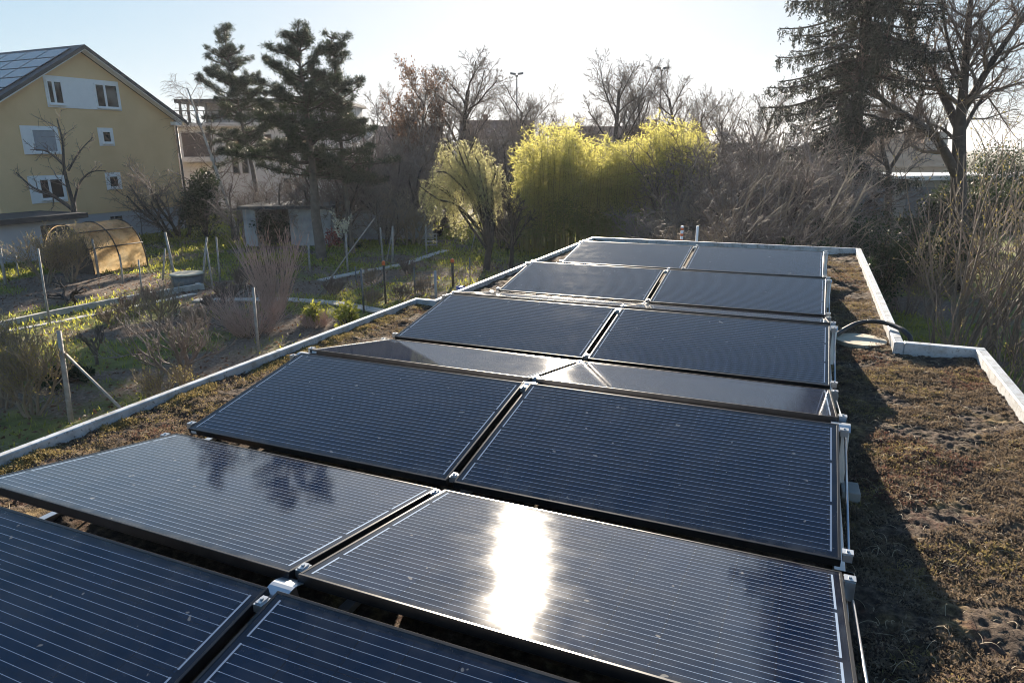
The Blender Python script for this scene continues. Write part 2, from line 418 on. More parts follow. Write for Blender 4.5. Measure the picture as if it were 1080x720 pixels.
# ------------------------------------------------------------------ ground
R0 = random.Random(7)
def soilness(x, y):
    """0 grass .. 1 bare earth"""
    v = noise.noise(Vector((x*.28, y*.28, 3.1)))*.55 + noise.noise(Vector((x*.9, y*.9, 8.1)))*.35 + .42
    if -27 < x < -19.6 and 9 < y < 17: v += .22            # vegetable bed behind the low kerb
    if -13.2 < x < -10.3 and 6 < y < 14.5: v += .16
    if -14 < x < -10.4 and 15.4 < y < 20: v += .15
    if -20 < x < -13 and 17 < y < 22: v += .2
    if x < -27 or y > 26: v -= .1
    return max(0, min(1, v))
def grid_mesh(name, x0, x1, y0, y1, st, hf, m, keep=None, attr=None):
    nx, ny = int((x1-x0)/st)+1, int((y1-y0)/st)+1
    X = np.linspace(x0, x1, nx); Y = np.linspace(y0, y1, ny)
    V = np.array([(x, y, hf(x, y)) for y in Y for x in X])
    i = np.arange(nx*ny).reshape(ny, nx)
    F = np.stack([i[:-1, :-1], i[:-1, 1:], i[1:, 1:], i[1:, :-1]], -1).reshape(-1, 4)
    if keep is not None:
        c = V[F].mean(1); F = F[[keep(a, b) for a, b, _ in c]]
    me = np_mesh(name, V, [(F, 0)], m, smooth=True)
    if attr:
        a = me.attributes.new('soil', 'FLOAT', 'POINT'); a.data.foreach_set('value', np.array([attr(x, y) for x, y, _ in V], dtype=np.float32))
    return me
tag(link('ground', MB().box(-700, -300, -1.06, 700, 1400, -.06).mesh('ground', M['far_ground'])), kind='structure')
def gh(x, y):
    return .05*noise.noise(Vector((x*.5, y*.5, 0))) + .05*noise.noise(Vector((x*2.3, y*2.3, 4)))*soilness(x, y) + .02
tag(link('garden_ground', grid_mesh('garden_ground', -46, 22, 1, 44, .3, gh, M['ground'], attr=soilness)), kind='structure')

# ------------------------------------------------------------------ the garage under the panels
ZS = Z0-.165                                                   # mean level of the planted roof
garage = empty('flat_roof_garage', (0, 0, 0), 'low flat garage with planted moss roof and pale metal edging under the solar panels', 'garage')
out = [(2.29, 10.9), (2.29, 4.9), (2.87, 4.9), (2.87, -6), (-2.48, -6), (-2.48, 4.92), (-2.24, 4.92), (-2.24, 10.9)]
MB().prism([(x*.985, y-.03 if y > 0 else y, 0) for x, y in out], (0, 0, Z0-.42)).build('wall', M['concrete'], garage)
MB().prism([(x, y, Z0-.42) for x, y in out], (0, 0, .2)).build('roof_slab', M['concrete'], garage)
KT, KB, KW = Z0-.05, Z0-.22, .09
def cap(x0, y0, x1, y1):
    MB().box(x0, y0, KB, x1, y1, KT).build('parapet_cap', M['kerb_metal'], garage, bevel=.006)
def run_y(x0, x1, ya, yb, step=2.4):
    n = max(1, round((yb-ya)/step)); e = (yb-ya)/n
    for i in range(n): cap(x0, ya+i*e+.0015, x1, ya+(i+1)*e-.0015)
run_y(2.215, 2.29, 4.977, 10.852); run_y(2.795, 2.87, -6, 4.822)
cap(2.215, 4.902, 2.29, 4.975); cap(2.292, 4.824, 2.87, 4.899); cap(2.215, 4.824, 2.29, 4.899)
run_y(-2.48, -2.425, -6, 4.862); cap(-2.48, 4.864, -2.185, 4.92); run_y(-2.24, -2.185, 4.922, 10.852)
for i in range(2): cap(-2.24+i*2.265, 10.855, -2.24+(i+1)*2.265-.003, 10.9)

def sh(x, y):
    v = Vector((x, y, 0))
    h = noise.fractal(v*3.2, 1, 2, 4)*.022 + abs(noise.noise(v*9.5))*.013 + noise.noise(v*23+Vector((3, 1, 0)))*.012 + noise.noise(v*42)*.009 + noise.noise(v*85)*.004
    if x < -1.5: h += .052*min(1, (-1.5-x)/.35)
    if x > 1.75: h += .025*min(1, (x-1.75)/.3)
    e = min(abs(x-2.78) if y < 4.85 else abs(x-2.2), abs(x+2.42) if y < 4.85 else abs(x+2.18))
    return ZS + h - .012 + .02*math.exp(-e*9)
SP = []
def patch(x0, x1, y0, y1, st):
    me = grid_mesh('planted_roof', x0, x1, y0, y1, st, sh, M['soil']); SP.append(me)
patch(1.60, 2.80, -1.6, 4.83, .0125); patch(1.60, 2.225, 4.83, 10.86, .024)
patch(-2.43, -1.55, -.6, 4.87, .018); patch(-2.19, -1.55, 4.87, 10.86, .026)
patch(-1.6, 1.62, -1.6, 10.86, .11); patch(-2.4, 2.8, -6, -1.58, .12)
bmj = bmesh.new()
for me in SP: bmj.from_mesh(me)
mj = bpy.data.meshes.new('planted_roof'); bmj.to_mesh(mj); bmj.free(); mj.materials.append(M['soil'])
tag(link('planted_roof_soil', mj), 'dark crumbly planted soil covering the flat roof around the panels', 'soil', kind='stuff')

def roof_points(n, rng):
    P = []
    while len(P) < n:
        a = rng.random()
        if a < .62: x, y = rng.uniform(1.72, 2.76), rng.uniform(.0, 4.8)
        elif a < .8: x, y = rng.uniform(1.72, 2.18), rng.uniform(4.9, 10.8)
        else: x, y = rng.uniform(-2.41, -1.7), rng.uniform(.2, 4.8)
        P.append((x, y))
    return P
def moss_stuff():
    rng = np.random.default_rng(5); C, D, L, Wd, MI = [], [], [], [], []
    for x, y in roof_points(26000, rng):
        m = noise.noise(Vector((x*2.2, y*2.2, 9))) + .25*noise.noise(Vector((x*9, y*9, 2)))
        edge = x < -1.5 and abs(x+2.33) < .10
        if m < -.17 and not edge: continue
        mi = 0 if (m > .2 or edge) and rng.random() < .35 else (2 if noise.noise(Vector((x*1.7, y*1.7, 40))) > .2 and rng.random() < .4 else 1)
        n = 9; z = sh(x, y)
        c = np.array([x, y, z]) + rng.normal(size=(n, 3))*np.array([.013, .013, .003]); d = rng.normal(size=(n, 3)); d[:, 2] = np.abs(d[:, 2])*.8+.1
        C.append(c); D.append(d); L.append(rng.uniform(.008, .022, n)); Wd.append(rng.uniform(.004, .009, n)); MI.append(np.full(n, mi))
    for _ in range(5200):
        y = rng.uniform(.1, 4.85); x = -2.36+abs(rng.normal())*.05-.045
        if noise.noise(Vector((y*2.6, 5, 1)))+.4*noise.noise(Vector((y*9, x*9, 1))) < -.02: continue
        n = 9; z = sh(x, y); c = np.array([x, y, z])+rng.normal(size=(n, 3))*np.array([.014, .014, .004]); d = rng.normal(size=(n, 3)); d[:, 2] = np.abs(d[:, 2])*.8+.2
        C.append(c); D.append(d); L.append(rng.uniform(.008, .02, n)); Wd.append(rng.uniform(.005, .010, n)); MI.append(np.full(n, 0))
    me = leaves_mesh('moss', np.concatenate(C), np.concatenate(D), np.concatenate(L), np.concatenate(Wd), [M['moss_ochre'], M['moss_brown'], M['moss_red']], mi=np.concatenate(MI), rng=rng)
    tag(link('moss', me), 'brown and ochre moss tufts growing on the flat roof', 'moss', kind='stuff')
    T = Tubes(); r = random.Random(3)
    for x, y in roof_points(1500, rng):
        p = Vector((x, y, sh(x, y))); a = r.uniform(0, 6.28); l = r.uniform(.015, .075); lift = r.uniform(.0, .55); b = r.uniform(-1, 1)
        pts = []
        for i in range(5):
            t = i/4; pts.append(p+Vector((math.cos(a+b*t)*l*t, math.sin(a+b*t)*l*t, l*lift*math.sin(t*2.4)+.003)))
        T.add(pts, [.0011]*5, 3)
    tag(link('dry_stalks', T.mesh('dry_stalks', M['straw'])), 'thin dry straw coloured stalks lying on the mossy roof', 'dry stalks', kind='stuff')
moss_stuff()

# ------------------------------------------------------------------ solar panels
PL, PW, TILT, GAP, GR, GV = 1.675, 1.00674, 0.17702, 0.0373, 0.09353, 0.08096
WC, WS = PW*math.cos(TILT), PW*math.sin(TILT)
PITCHY = 2*WC+GR+GV
def panel_meshes():
    hx, hy, h, lip = PL/2, PW/2, .036, .011
    f = MB()
    f.box(-hx, -hy, -h, hx, -hy+lip, 0); f.box(-hx, hy-lip, -h, hx, hy, 0)
    f.box(-hx, -hy+lip, -h, -hx+lip, hy-lip, 0); f.box(hx-lip, -hy+lip, -h, hx, hy-lip, 0)
    bmesh.ops.bevel(f.bm, geom=list(f.bm.edges), offset=.0012, segments=1, affect='EDGES')
    f.box(-hx+.04, -hy+.012, -h, hx-.04, -hy+.035, -h+.0025); f.box(-hx+.04, hy-.035, -h, hx-.04, hy-.012, -h+.0025)
    fm = f.mesh('panel_frame', M['frame'])
    g = MB().box(-hx+lip+.0006, -hy+lip+.0006, -.0075, hx-lip-.0006, hy-lip-.0006, -.0016).mesh('panel_glass', M['panel'])
    s = MB().box(-hx+.02, -hy-.0012, -.026, -hx+.058, -hy-.0002, -.010).mesh('panel_sticker', M['sticker'])
    return fm, g, s
PF, PG, PS = panel_meshes()
def solar_panel(row, col, label, stick=False):
    tent, away = divmod(row, 2)
    ym = tent*PITCHY + (GR/2+WC/2)*(1 if away else -1)
    o = empty('solar_panel', ((col*2-1)*(GAP+PL)/2, ym, Z0+WS/2), label, 'solar panel', 'solar panels in tilted rows on the garage roof')
    o.rotation_euler = (-TILT if away else TILT, 0, 0)
    if row == 1 and col == 0: o.rotation_euler.y = .004
    fr = link('frame', PF, o); link('glass', PG, o)
    if stick: link('sticker', PS, fr)
    return o
PLAB = {
 (0, 0): 'dark blue solar panel cut by the lower image corner, beside the curved silver bracket',
 (0, 1): 'dark blue solar panel low in front, just below the panel with the sun glare',
 (1, 0): 'pale grey reflecting solar panel with a white sticker on its near frame corner',
 (1, 1): 'solar panel with the big white patch of sun glare on its glass',
 (2, 0): 'navy solar panel behind the pale grey reflecting one, beside the roof moss strip',
 (2, 1): 'navy solar panel directly behind the one with the big sun glare',
 (3, 0): 'shallow reflecting solar panel with a bright flare at its inner corner, garden side',
 (3, 1): 'shallow brown-grey solar panel with a slanting light streak, third row back',
 (4, 0): 'dark rippled solar panel right behind the shallow flaring strip, garden side',
 (4, 1): 'dark solar panel whose outer edge meets the round paver and black hose',
 (5, 0): 'thin bright strip of solar panel behind the rippled dark one, garden side',
 (5, 1): 'thin brownish strip of solar panel beside the arched black hose',
 (6, 0): 'second panel row from the far roof end, the paler one nearer the garden',
 (6, 1): 'second panel row from the far roof end, the bluer one with faint smears',
 (8, 0): 'last solar panel at the far roof end, on the bamboo side',
 (8, 1): 'last solar panel at the far roof end, on the side of the bare roof strip',
}
HID = {(7, 0): 'solar panel hidden behind the second last row, bamboo side', (7, 1): 'solar panel hidden behind the second last row, beside the bare roof strip',
       (9, 0): 'solar panel facing away behind the last row, bamboo side', (9, 1): 'solar panel facing away behind the last row, beside the bare roof strip'}
for (r_, c_), lab in {**PLAB, **HID}.items():
    if r_ < 9: solar_panel(r_, c_, lab, stick=(c_ == 0 and r_ in (1, 2, 3)))

# mounting supports under ridge and valley at both ends and at the seam of every tent
def support(x, tent, side, label):
    y0 = tent*PITCHY; zr = Z0+WS
    o = empty('mounting_support', (x, y0, ZS), label, 'panel mount', 'aluminium mounts under the panel rows')
    B = ZS
    rz = lambda z: z-B
    MB().box(-.022, -WC-.14, rz(ZS+.012), .022, WC+.14, rz(ZS+.042)).build('base_rail', M['alu'], o, bevel=.002)
    dx = .018 if side > 0 else (-.018 if side < 0 else 0)
    # tapered upright of folded sheet under the ridge
    for s in (-1, 1):
        yb = s*.05
        MB().prism([(dx-.012, yb-.055, rz(ZS+.042)), (dx-.012, yb+.055, rz(ZS+.042)), (dx-.012, s*.036+.022, rz(zr-.045)), (dx-.012, s*.036-.022, rz(zr-.045))], (.034 if side else .006, 0, 0)).build('upright', M['alu'], o)
    if side != 0:
        MB().tube([(dx+.004*side, -WC*.92, rz(Z0-.03)), (dx+.004*side, -.07, rz(zr-.05))], .006, 6).build('diagonal_brace', M['alu'], o)
        MB().tube([(dx+.004*side, WC*.92, rz(Z0-.03)), (dx+.004*side, .07, rz(zr-.05))], .006, 6).build('diagonal_brace', M['alu'], o)
    # curved ridge plate
    n = 8; poly = []
    for i in range(n+1):
        t = i/n; poly.append((-.045, -GR/2-.012+(GR+.024)*t, rz(zr-.034+.020*math.sin(math.pi*t))))
    for i in range(n, -1, -1):
        a = poly[i]; poly.append((a[0], a[1], a[2]-.003))
    MB().prism(poly, (.09, 0, 0)).build('ridge_plate', M['alu'], o)
    for s in (-1, 1):                                            # valley feet and clamps
        MB().box(-.04, s*(WC+GR/2+.04)-.035, rz(ZS+.043), .04, s*(WC+GR/2+.04)+.035, rz(Z0-.039)).build('valley_foot', M['alu'], o, bevel=.003)
        for yy, zz in ((s*(GR/2+.05), zr-.05*math.sin(TILT)), (s*(GR/2+WC-.05), Z0+.05*math.sin(TILT))):
            c = MB(); cx = 0 if side == 0 else side*.012
            c.box(cx-.017, yy-.022, rz(zz)-.030, cx+.017, yy+.022, rz(zz)-.002); c.box(cx-.011 if side == 0 else cx-.02, yy-.018, rz(zz)-.0015, cx+.011 if side == 0 else cx+.02, yy+.018, rz(zz)+.0045)
            c.tube([(cx, yy, rz(zz)+.0045), (cx, yy, rz(zz)+.0105)], .0062, 6)
            c.build('clamp', M['alu'], o)
    return o
ROWN = ['first', 'second', 'third', 'fourth', 'last']
for t_ in range(5):
    for x_, s_, nm in ((-PL-GAP/2-.012, -1, 'garden end'), (0, 0, 'middle seam'), (PL+GAP/2+.012, 1, 'open roof end')):
        support(x_, t_, s_, f'aluminium panel mount at the {nm} of the {ROWN[t_]} panel ridge from the camera')
def ballast(x, y, rz, sx, sy, label):
    m = MB().box(-sx/2, -sy/2, 0, sx/2, sy/2, .055)
    o = m.build('ballast_stone', M['concrete'], None, (x, y, ZS-.004), bevel=.006, seg=2); o.rotation_euler = (0, 0, rz)
    tag(o, label, 'ballast stone', 'concrete ballast stones at the panel ends')
ballast(1.775, 2.02, .05, .085, .13, 'small grey concrete ballast stone at the open roof end behind the glaring panel')
ballast(-1.80, 2.9, -.06, .10, .18, 'grey concrete ballast stone at the garden end of the shallow panel')

# hose and paver
pv = MB(); pp = [(.21*math.cos(a)*1.0, .21*math.sin(a), 0) for a in [2*math.pi*i/40 for i in range(40)]]
pv.prism(pp, (0, 0, .035)); o = pv.build('round_paver', mottled('sandy_concrete', (.42, .36, .27), (.54, .47, .36), 9, .9, 0, .4), None, (1.985, 5.12, ZS+.006), bevel=.004)
tag(o, 'round sandy concrete paver lying on the roof under the arched hose', 'paver')
hp = [(1.66, 5.02, ZS+.10), (1.78, 5.12, ZS+.065), (1.86, 5.26, ZS+.085), (1.95, 5.38, ZS+.115), (2.06, 5.42, ZS+.14), (2.17, 5.36, ZS+.155), (2.26, 5.24, ZS+.152), (2.325, 5.13, ZS+.135), (2.37, 5.06, ZS+.06), (2.375, 5.03, ZS-.25), (2.375, 5.03, ZS-.9)]
def smooth_path(P, n=6):
    P = [Vector(p) for p in P]; O = []
    for i in range(len(P)-1):
        a, b, c, d = P[max(i-1, 0)], P[i], P[i+1], P[min(i+2, len(P)-1)]
        for k in range(n):
            t = k/n; O.append(.5*((2*b)+(c-a)*t+(2*a-5*b+4*c-d)*t*t+(3*b-a-3*c+d)*t**3))
    return O+[P[-1]]
tag(MB().tube(smooth_path(hp), .021, 10).build('hose', M['rubber']), 'arched black cable hose running from the panels over the roof edge', 'hose')

# ------------------------------------------------------------------ buildings
HX = -35.6
def hy(px, py): return onx(px, py, HX).y
def hz(px, py): return onx(px, py, HX).z
house = empty('yellow_house', (HX, 25, 0), 'yellow gabled house with white window surrounds, grey plinth and roof panels', 'house')
def hb(mb, name, m, parent=None, bevel=0):
    ob = mb.mesh(name, m, bevel)
    ob.transform(Matrix.Translation((-HX, -25, 0)))
    return link(name, ob, parent or house)
yR = hy(190, 180); pk = onx(83, 54, HX); yP = pk.y; zP = pk.z; zE = hz(190, 127); yL = 2*yP-yR
zPl = hz(150, 221)
Lh = 18
hb(MB().prism([(HX, yL, zPl), (HX, yR, zPl), (HX, yR, zE), (HX, yP, zP), (HX, yL, zE)], (-Lh, 0, 0)), 'wall', M['yellow_wall'])
hb(MB().box(HX-Lh+.05, yL+.05, -.3, HX-.04, yR-.04, zPl-.002), 'plinth', M['plinth'])
sl_ = (zP-zE)/(yR-yP); ov = .55
for sgn in (1, -1):
    ye = yP+sgn*(yR-yP+ov); zee = zP-sl_*(yR-yP+ov)
    up = .10; th = .20
    roof = hb(MB().prism([(HX+.55, yP+sgn*.001, zP+up), (HX+.55, yP+sgn*.001, zP+up+th), (HX+.55, ye, zee+up+th), (HX+.55, ye, zee+up)], (-Lh-1.1, 0, 0)), 'roof', M['roof_dark'])
    hb(MB().prism([(HX+.50, yP+sgn*.02, zP+up-.07), (HX+.50, yP+sgn*.02, zP+up-.003), (HX+.50, ye-sgn*.03, zee+up-.003), (HX+.50, ye-sgn*.03, zee+up-.07)], (-.46, 0, 0)), 'soffit', M['white_paint'])
hb(MB().box(HX+.002, yR-.25, zE-.32, HX+.42, yR+.28, zE-.12), 'eave_box', M['white_paint'])
def window(rect, panes, m_pane=None, blind=False, wide=None):
    """rect: picture corners of the white surround; panes: picture rectangles of the openings"""
    y0, y1 = hy(rect[0], rect[1]), hy(rect[2], rect[3]); z1 = hz((rect[0]+rect[2])/2, rect[1]); z0 = hz((rect[0]+rect[2])/2, rect[3])
    w = hb(MB().box(HX+.002, y0, z0, HX+.045, y1, z1), 'window', M['white_paint'], bevel=.006)
    for (a, b, c, d, nb) in panes:
        p0, p1 = hy(a, b), hy(c, d); q1 = hz((a+c)/2, b); q0 = hz((a+c)/2, d)
        fr = MB(); fw = .075
        fr.box(HX+.046, p0, q0, HX+.085, p0+fw, q1); fr.box(HX+.046, p1-fw, q0, HX+.085, p1, q1)
        fr.box(HX+.046, p0+fw, q0, HX+.085, p1-fw, q0+fw); fr.box(HX+.046, p0+fw, q1-fw, HX+.085, p1-fw, q1)
        for k in range(1, nb):
            ym = p0+(p1-p0)*(.42 if nb == 2 else k/nb); fr.box(HX+.046, ym-.06, q0+fw, HX+.085, ym+.06, q1-fw)
        f = fr.mesh('frame', M['white_paint']); f.transform(Matrix.Translation((-HX, -25, 0))); link('frame', f, w)
        g = MB().box(HX+.0455, p0+.01, q0+.01, HX+.056, p1-.01, q1-.01).mesh('pane', M['shutter_grey'] if blind else M['glass_dark']); g.transform(Matrix.Translation((-HX, -25, 0)))
        link('blind' if blind else 'pane', g, w)
        s_ = MB().box(HX+.046, p0-.02, q0-.06, HX+.16, p1+.02, q0-.003).mesh('sill', M['white_paint']); s_.transform(Matrix.Translation((-HX, -25, 0))); link('sill', s_, w)
window((45, 83, 128, 115), [(47, 85, 68, 110, 2), (98, 89, 126, 114, 2)])
window((20, 133, 65, 163), [(31, 136, 62, 161, 1)], blind=True)
window((102, 135, 121, 154), [(106, 138, 118, 151, 1)])
window((28, 185, 72, 214), [(39, 188, 69, 210, 2)])
window((110, 182, 129, 200), [(113, 185, 126, 198, 1)])
hb(MB().box(HX-.035, hy(117, 231), hz(123, 234), HX+.02, hy(129, 231), hz(123, 228)), 'cellar_window', M['glass_dark'])
MB().tube([(.12, yR-25+.06, zE-.35), (.12, yR-25+.06, .1)], .06, 8).build('downpipe', M['roof_dark'], house)
for sgn in (1, -1):
    ye = yP+sgn*(yR-yP+ov+.07)-25; ze_ = zP-sl_*(yR-yP+ov)+.12
    MB().tube([(.55, ye, ze_), (-Lh-.5, ye, ze_)], .085, 8).build('gutter', M['roof_dark'], house)
# roof panels
nrm = Vector((0, -sl_, 1)).normalized(); dn = Vector((0, -1, -sl_)).normalized()
rpF = MB().box(-.84, -.52, 0, .84, .52, .04).mesh('roof_panel_frame', M['roof_dark'])
rpG = MB().box(-.80, -.485, .0405, .80, .485, .046).mesh('roof_panel_glass', NT('roof_panel_glass').base((.03, .035, .05), .12, 0, .9).m)
rq = Matrix((Vector((1, 0, 0)), -dn, nrm)).transposed().to_euler()
for i_ in range(5):
    for j_ in range(6):
        p = Vector((HX+.05-.9-j_*1.72, yP, zP+.10+.20/1)) + dn*(1.0+i_*1.10) + nrm*.02
        o = empty('roof_panel', p, 'dark framed solar panel lying on the yellow house roof, reflecting the sky', 'solar panel', 'solar panels on the yellow house roof'); o.rotation_euler = rq
        link('frame', rpF, o); link('glass', rpG, o)

# long low shed in front of the house
sa, sb = gp(-40, 256), gp(95, 250)
sx0, sx1 = HX+1.3, HX+4.4
shd = empty('low_shed', (sx0, 15, 0), 'low shed with flat dark roof against the yellow house plinth', 'shed')
def loc_link(mb, name, m, par, off, bevel=0):
    me = mb.mesh(name, m, bevel); me.transform(Matrix.Translation(-Vector(off))); return link(name, me, par)
yS = onx(88, 235, sx1).y
loc_link(MB().box(sx0, 10, 0, sx1, yS-.2, 1.75), 'wall', M['plinth'], shd, (sx0, 15, 0))
loc_link(MB().box(sx0-.2, 9.7, 1.752, sx1+.3, yS+.1, 2.0), 'roof', M['roof_dark'], shd, (sx0, 15, 0))
for ya, yb in ((10.5, 12.4), (13.2, 15), (yS-2.1, yS-.9)):
    loc_link(MB().box(sx1-.05, ya, .15, sx1+.03, yb, 1.55), 'door', M['wood_dark'], shd, (sx0, 15, 0), .01)

FR = math.atan2(AR[1], AR[0])                                   # a frame that faces the camera
class Facing:
    def __init__(s, name, px, depth, label, cat, group=None, rz=None):
        s.px, s.d = px, depth; g = at(px, 200, depth); s.o = empty(name, (g.x, g.y, 0), label, cat, group, FR if rz is None else rz)
    def x(s, px): return (px-s.px)*s.d/FPX
    def z(s, py): return at(s.px, py, s.d).z
    def box(s, name, m, x0, x1, y0, y1, z0, z1, par=None, bevel=0): return MB().box(x0, y0, z0, x1, y1, z1).build(name, m, par or s.o, bevel=bevel)

ap = Facing('apartment_building', 265, 60, 'pale flat roofed apartment building with roof terrace behind the pines', 'apartment building')
zt = ap.z(134); zr2 = ap.z(106)
ap.box('wall', M['apt_wall'], ap.x(186), ap.x(372), 0, 12, 0, zt)
ap.box('terrace_slab', M['apt_wall'], ap.x(183), ap.x(376), -.5, 12, zt+.002, zt+.3)
ap.box('penthouse', M['white_wall'], ap.x(219), ap.x(360), 1.6, 11, zt+.302, zr2-.3)
ap.box('roof', M['roof_dark'], ap.x(196), ap.x(364), 0, 11.5, zr2-.298, zr2)
rl = MB()
for i_ in range(23): rl.box(ap.x(186+i_*8.2)-.04, -.42, zt+.302, ap.x(186+i_*8.2)+.04, -.36, zt+1.25)
rl.box(ap.x(184), -.44, zt+1.252, ap.x(374), -.34, zt+1.32); rl.build('railing', M['post_metal'], ap.o)
for px_ in (200, 208, 216, 226): ap.box('terrace_post', M['post_metal'], ap.x(px_)-.08, ap.x(px_)+.08, .2, .36, zt+.302, zr2-.3)
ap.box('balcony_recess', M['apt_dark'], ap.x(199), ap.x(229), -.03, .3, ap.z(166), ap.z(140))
ap.box('balcony_slab', M['apt_wall'], ap.x(197), ap.x(231), -1.0, -.031, ap.z(170), ap.z(165))
for a, b, c, d in ((189, 143, 193, 160), (245, 141, 250, 161), (253, 141, 258, 161), (249, 166, 254, 182), (259, 166, 264, 182), (301, 189, 307, 204), (312, 189, 317, 204), (285, 143, 291, 160), (322, 143, 328, 160), (340, 166, 346, 182)):
    w_ = ap.box('window', M['post_metal'], ap.x(a)-.08, ap.x(c)+.08, -.04, .1, ap.z(d)-.08, ap.z(b)+.08); ap.box('pane', M['glass_dark'], ap.x(a), ap.x(c), -.06, -.041, ap.z(d), ap.z(b), w_)

# garden wall / outbuilding overgrown with ivy
gw = Facing('garden_shed', 300, 35, 'white rendered garden shed with dark doorway, overgrown, behind the red-brown bushes', 'shed')
gz = gw.z(221)
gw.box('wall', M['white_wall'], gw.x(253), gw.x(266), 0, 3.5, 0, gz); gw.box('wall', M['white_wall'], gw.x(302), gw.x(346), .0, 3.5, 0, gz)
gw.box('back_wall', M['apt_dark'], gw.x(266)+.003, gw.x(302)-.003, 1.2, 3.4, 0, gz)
gw.box('roof', M['roof_dark'], gw.x(250), gw.x(350), -.25, 3.7, gz+.002, gz+.16)
gv = Facing('garden_wall', 395, 37, 'low pale concrete garden wall behind the willow and stakes', 'wall')
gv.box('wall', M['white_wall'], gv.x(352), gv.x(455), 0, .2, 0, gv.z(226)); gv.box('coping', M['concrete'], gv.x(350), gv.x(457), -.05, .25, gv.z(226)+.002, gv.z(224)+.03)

# far houses on the skyline
for i_, (a, b, yt, dd, lab) in enumerate(((585, 660, 133, 105, 'long low house with red-brown roof on the skyline behind the bamboo'), (668, 742, 131, 98, 'red-brown roofed house far behind the bamboo under the tall bare trees'),
        (488, 560, 126, 92, 'brownish far house behind the willow and street lamp'), (742, 800, 136, 110, 'pale flat far building behind the grey thicket'), (396, 462, 132, 95, 'far brown house between the pines and the willow'))):
    h = Facing('far_house', (a+b)/2, dd, lab, 'house', 'houses on the skyline')
    x0, x1 = h.x(a), h.x(b); zt_ = h.z(yt); ze = max(zt_-2.6, 3)
    h.box('wall', M['far_wall'], x0, x1, 0, 9, 0, ze)
    if i_ == 3: h.box('roof', M['roof_dark'], x0-.3, x1+.3, -.3, 9.3, ze+.003, ze+.4)
    else:
        MB().prism([(x0-.4, -.5, ze+.003), (x0-.4, 9.5, ze+.003), (x0-.4, 4.5, zt_)], (x1-x0+.8, 0, 0)).build('roof', M['far_roof'], h.o)
        MB().box(x0+(x1-x0)*.3, 3.6, zt_-1, x0+(x1-x0)*.3+.7, 4.4, zt_+.7).build('chimney', M['far_roof'], h.o)
    n = max(3, int((x1-x0)/2.2))
    for k in range(n):
        cx = x0+(k+.5)*(x1-x0)/n
        h.box('window', M['glass_dark'], cx-.45, cx+.45, -.03, .1, ze-2.0, ze-.7)

# low building with white fascia and the tan roofed house on the other side
lw = Facing('garage_row', 985, 47, 'long low garage row with white roof edge behind the big bare tree', 'garage')
lz = lw.z(185)
lw.box('wall', M['far_wall'], lw.x(880), lw.x(1180), 0, 6, 0, lz-.32)
lw.box('fascia', M['white_paint'], lw.x(876), lw.x(1184), -.25, 6.2, lz-.318, lz)
for k in range(5):
    cx = lw.x(905+k*52); lw.box('garage_door', mottled('door_grey', (.16, .17, .19), (.20, .21, .23), 2, .6) if k == 0 else bpy.data.materials['door_grey'], cx, cx+2.5, -.04, .1, .05, 2.1, bevel=.01)
th_ = Facing('tan_roof_house', 945, 64, 'house with sunlit tan tiled roof behind the garage row', 'house')
zb_, zt_ = th_.z(176), th_.z(138)
th_.box('wall', M['far_wall'], th_.x(880), th_.x(1004), 0, 10, 0, zb_)
MB().prism([(th_.x(876), -.5, zb_+.003), (th_.x(876), 10.5, zb_+.003), (th_.x(876)+1.0, 5, zt_)], (th_.x(1008)-th_.x(876)-1.0, 0, 0)).build('roof', M['tan_roof'], th_.o)
th_.box('chimney', M['far_wall'], th_.x(985), th_.x(1000), 1.2, 2.6, zb_+.2, zt_-.1)

# street lamps
for px_, py_, dd, lab in ((545, 78, 60, 'tall grey street lamp over the gap between willow and bamboo'), (698, 72, 55, 'tall grey street lamp standing among the bare trees behind the bamboo')):
    t = at(px_, py_, dd); o = empty('street_lamp', (t.x, t.y, 0), lab, 'street lamp', 'street lamps on the road behind', FR)
    MB().tube([(0, 0, 0), (0, 0, .4), (0, 0, t.z-.25)], [.13, .10, .055], 10).build('pole', M['post_metal'], o)
    MB().box(-.12, -.06, t.z-.25, .12, .06, t.z-.12).build('bracket', M['post_metal'], o)
    for s in (-1, 1):
        h = MB().prism([(s*.08, -.16, t.z-.10), (s*.08, .16, t.z-.10), (s*.08, .12, t.z+.06), (s*.08, -.12, t.z+.06)], (s*.5, 0, .06)).build('lamp_head', M['post_metal'], o, bevel=.01)

# ------------------------------------------------------------------ trees and shrubs
BARE = [dict(seg=6, wig=.07, up=.03, tip=.5), dict(n=12, t0=.24, len=.62, taper=.45, ang=.75, seg=6, wig=.13, up=.06, rr=.5, tip=.3, min=.01),
        dict(n=10, t0=.15, len=.5, taper=.4, ang=.7, seg=5, wig=.10, up=.07, rr=.5, tip=.3, min=.009), dict(n=8, t0=.12, len=.5, taper=.35, ang=.75, seg=4, wig=.18, up=.04, rr=.55, tip=.4, min=.008),
        dict(n=5, t0=.15, len=.5, taper=.3, ang=.7, seg=3, wig=.12, up=.06, rr=.6, tip=.5, min=.007)]
def two_part_tree(root, out, m, cut=1):
    a, b = split_levels(out, cut)
    link('trunk', branch_mesh('trunk', a, m), root)
    if b: link('crown', branch_mesh('crown', b, m), root)

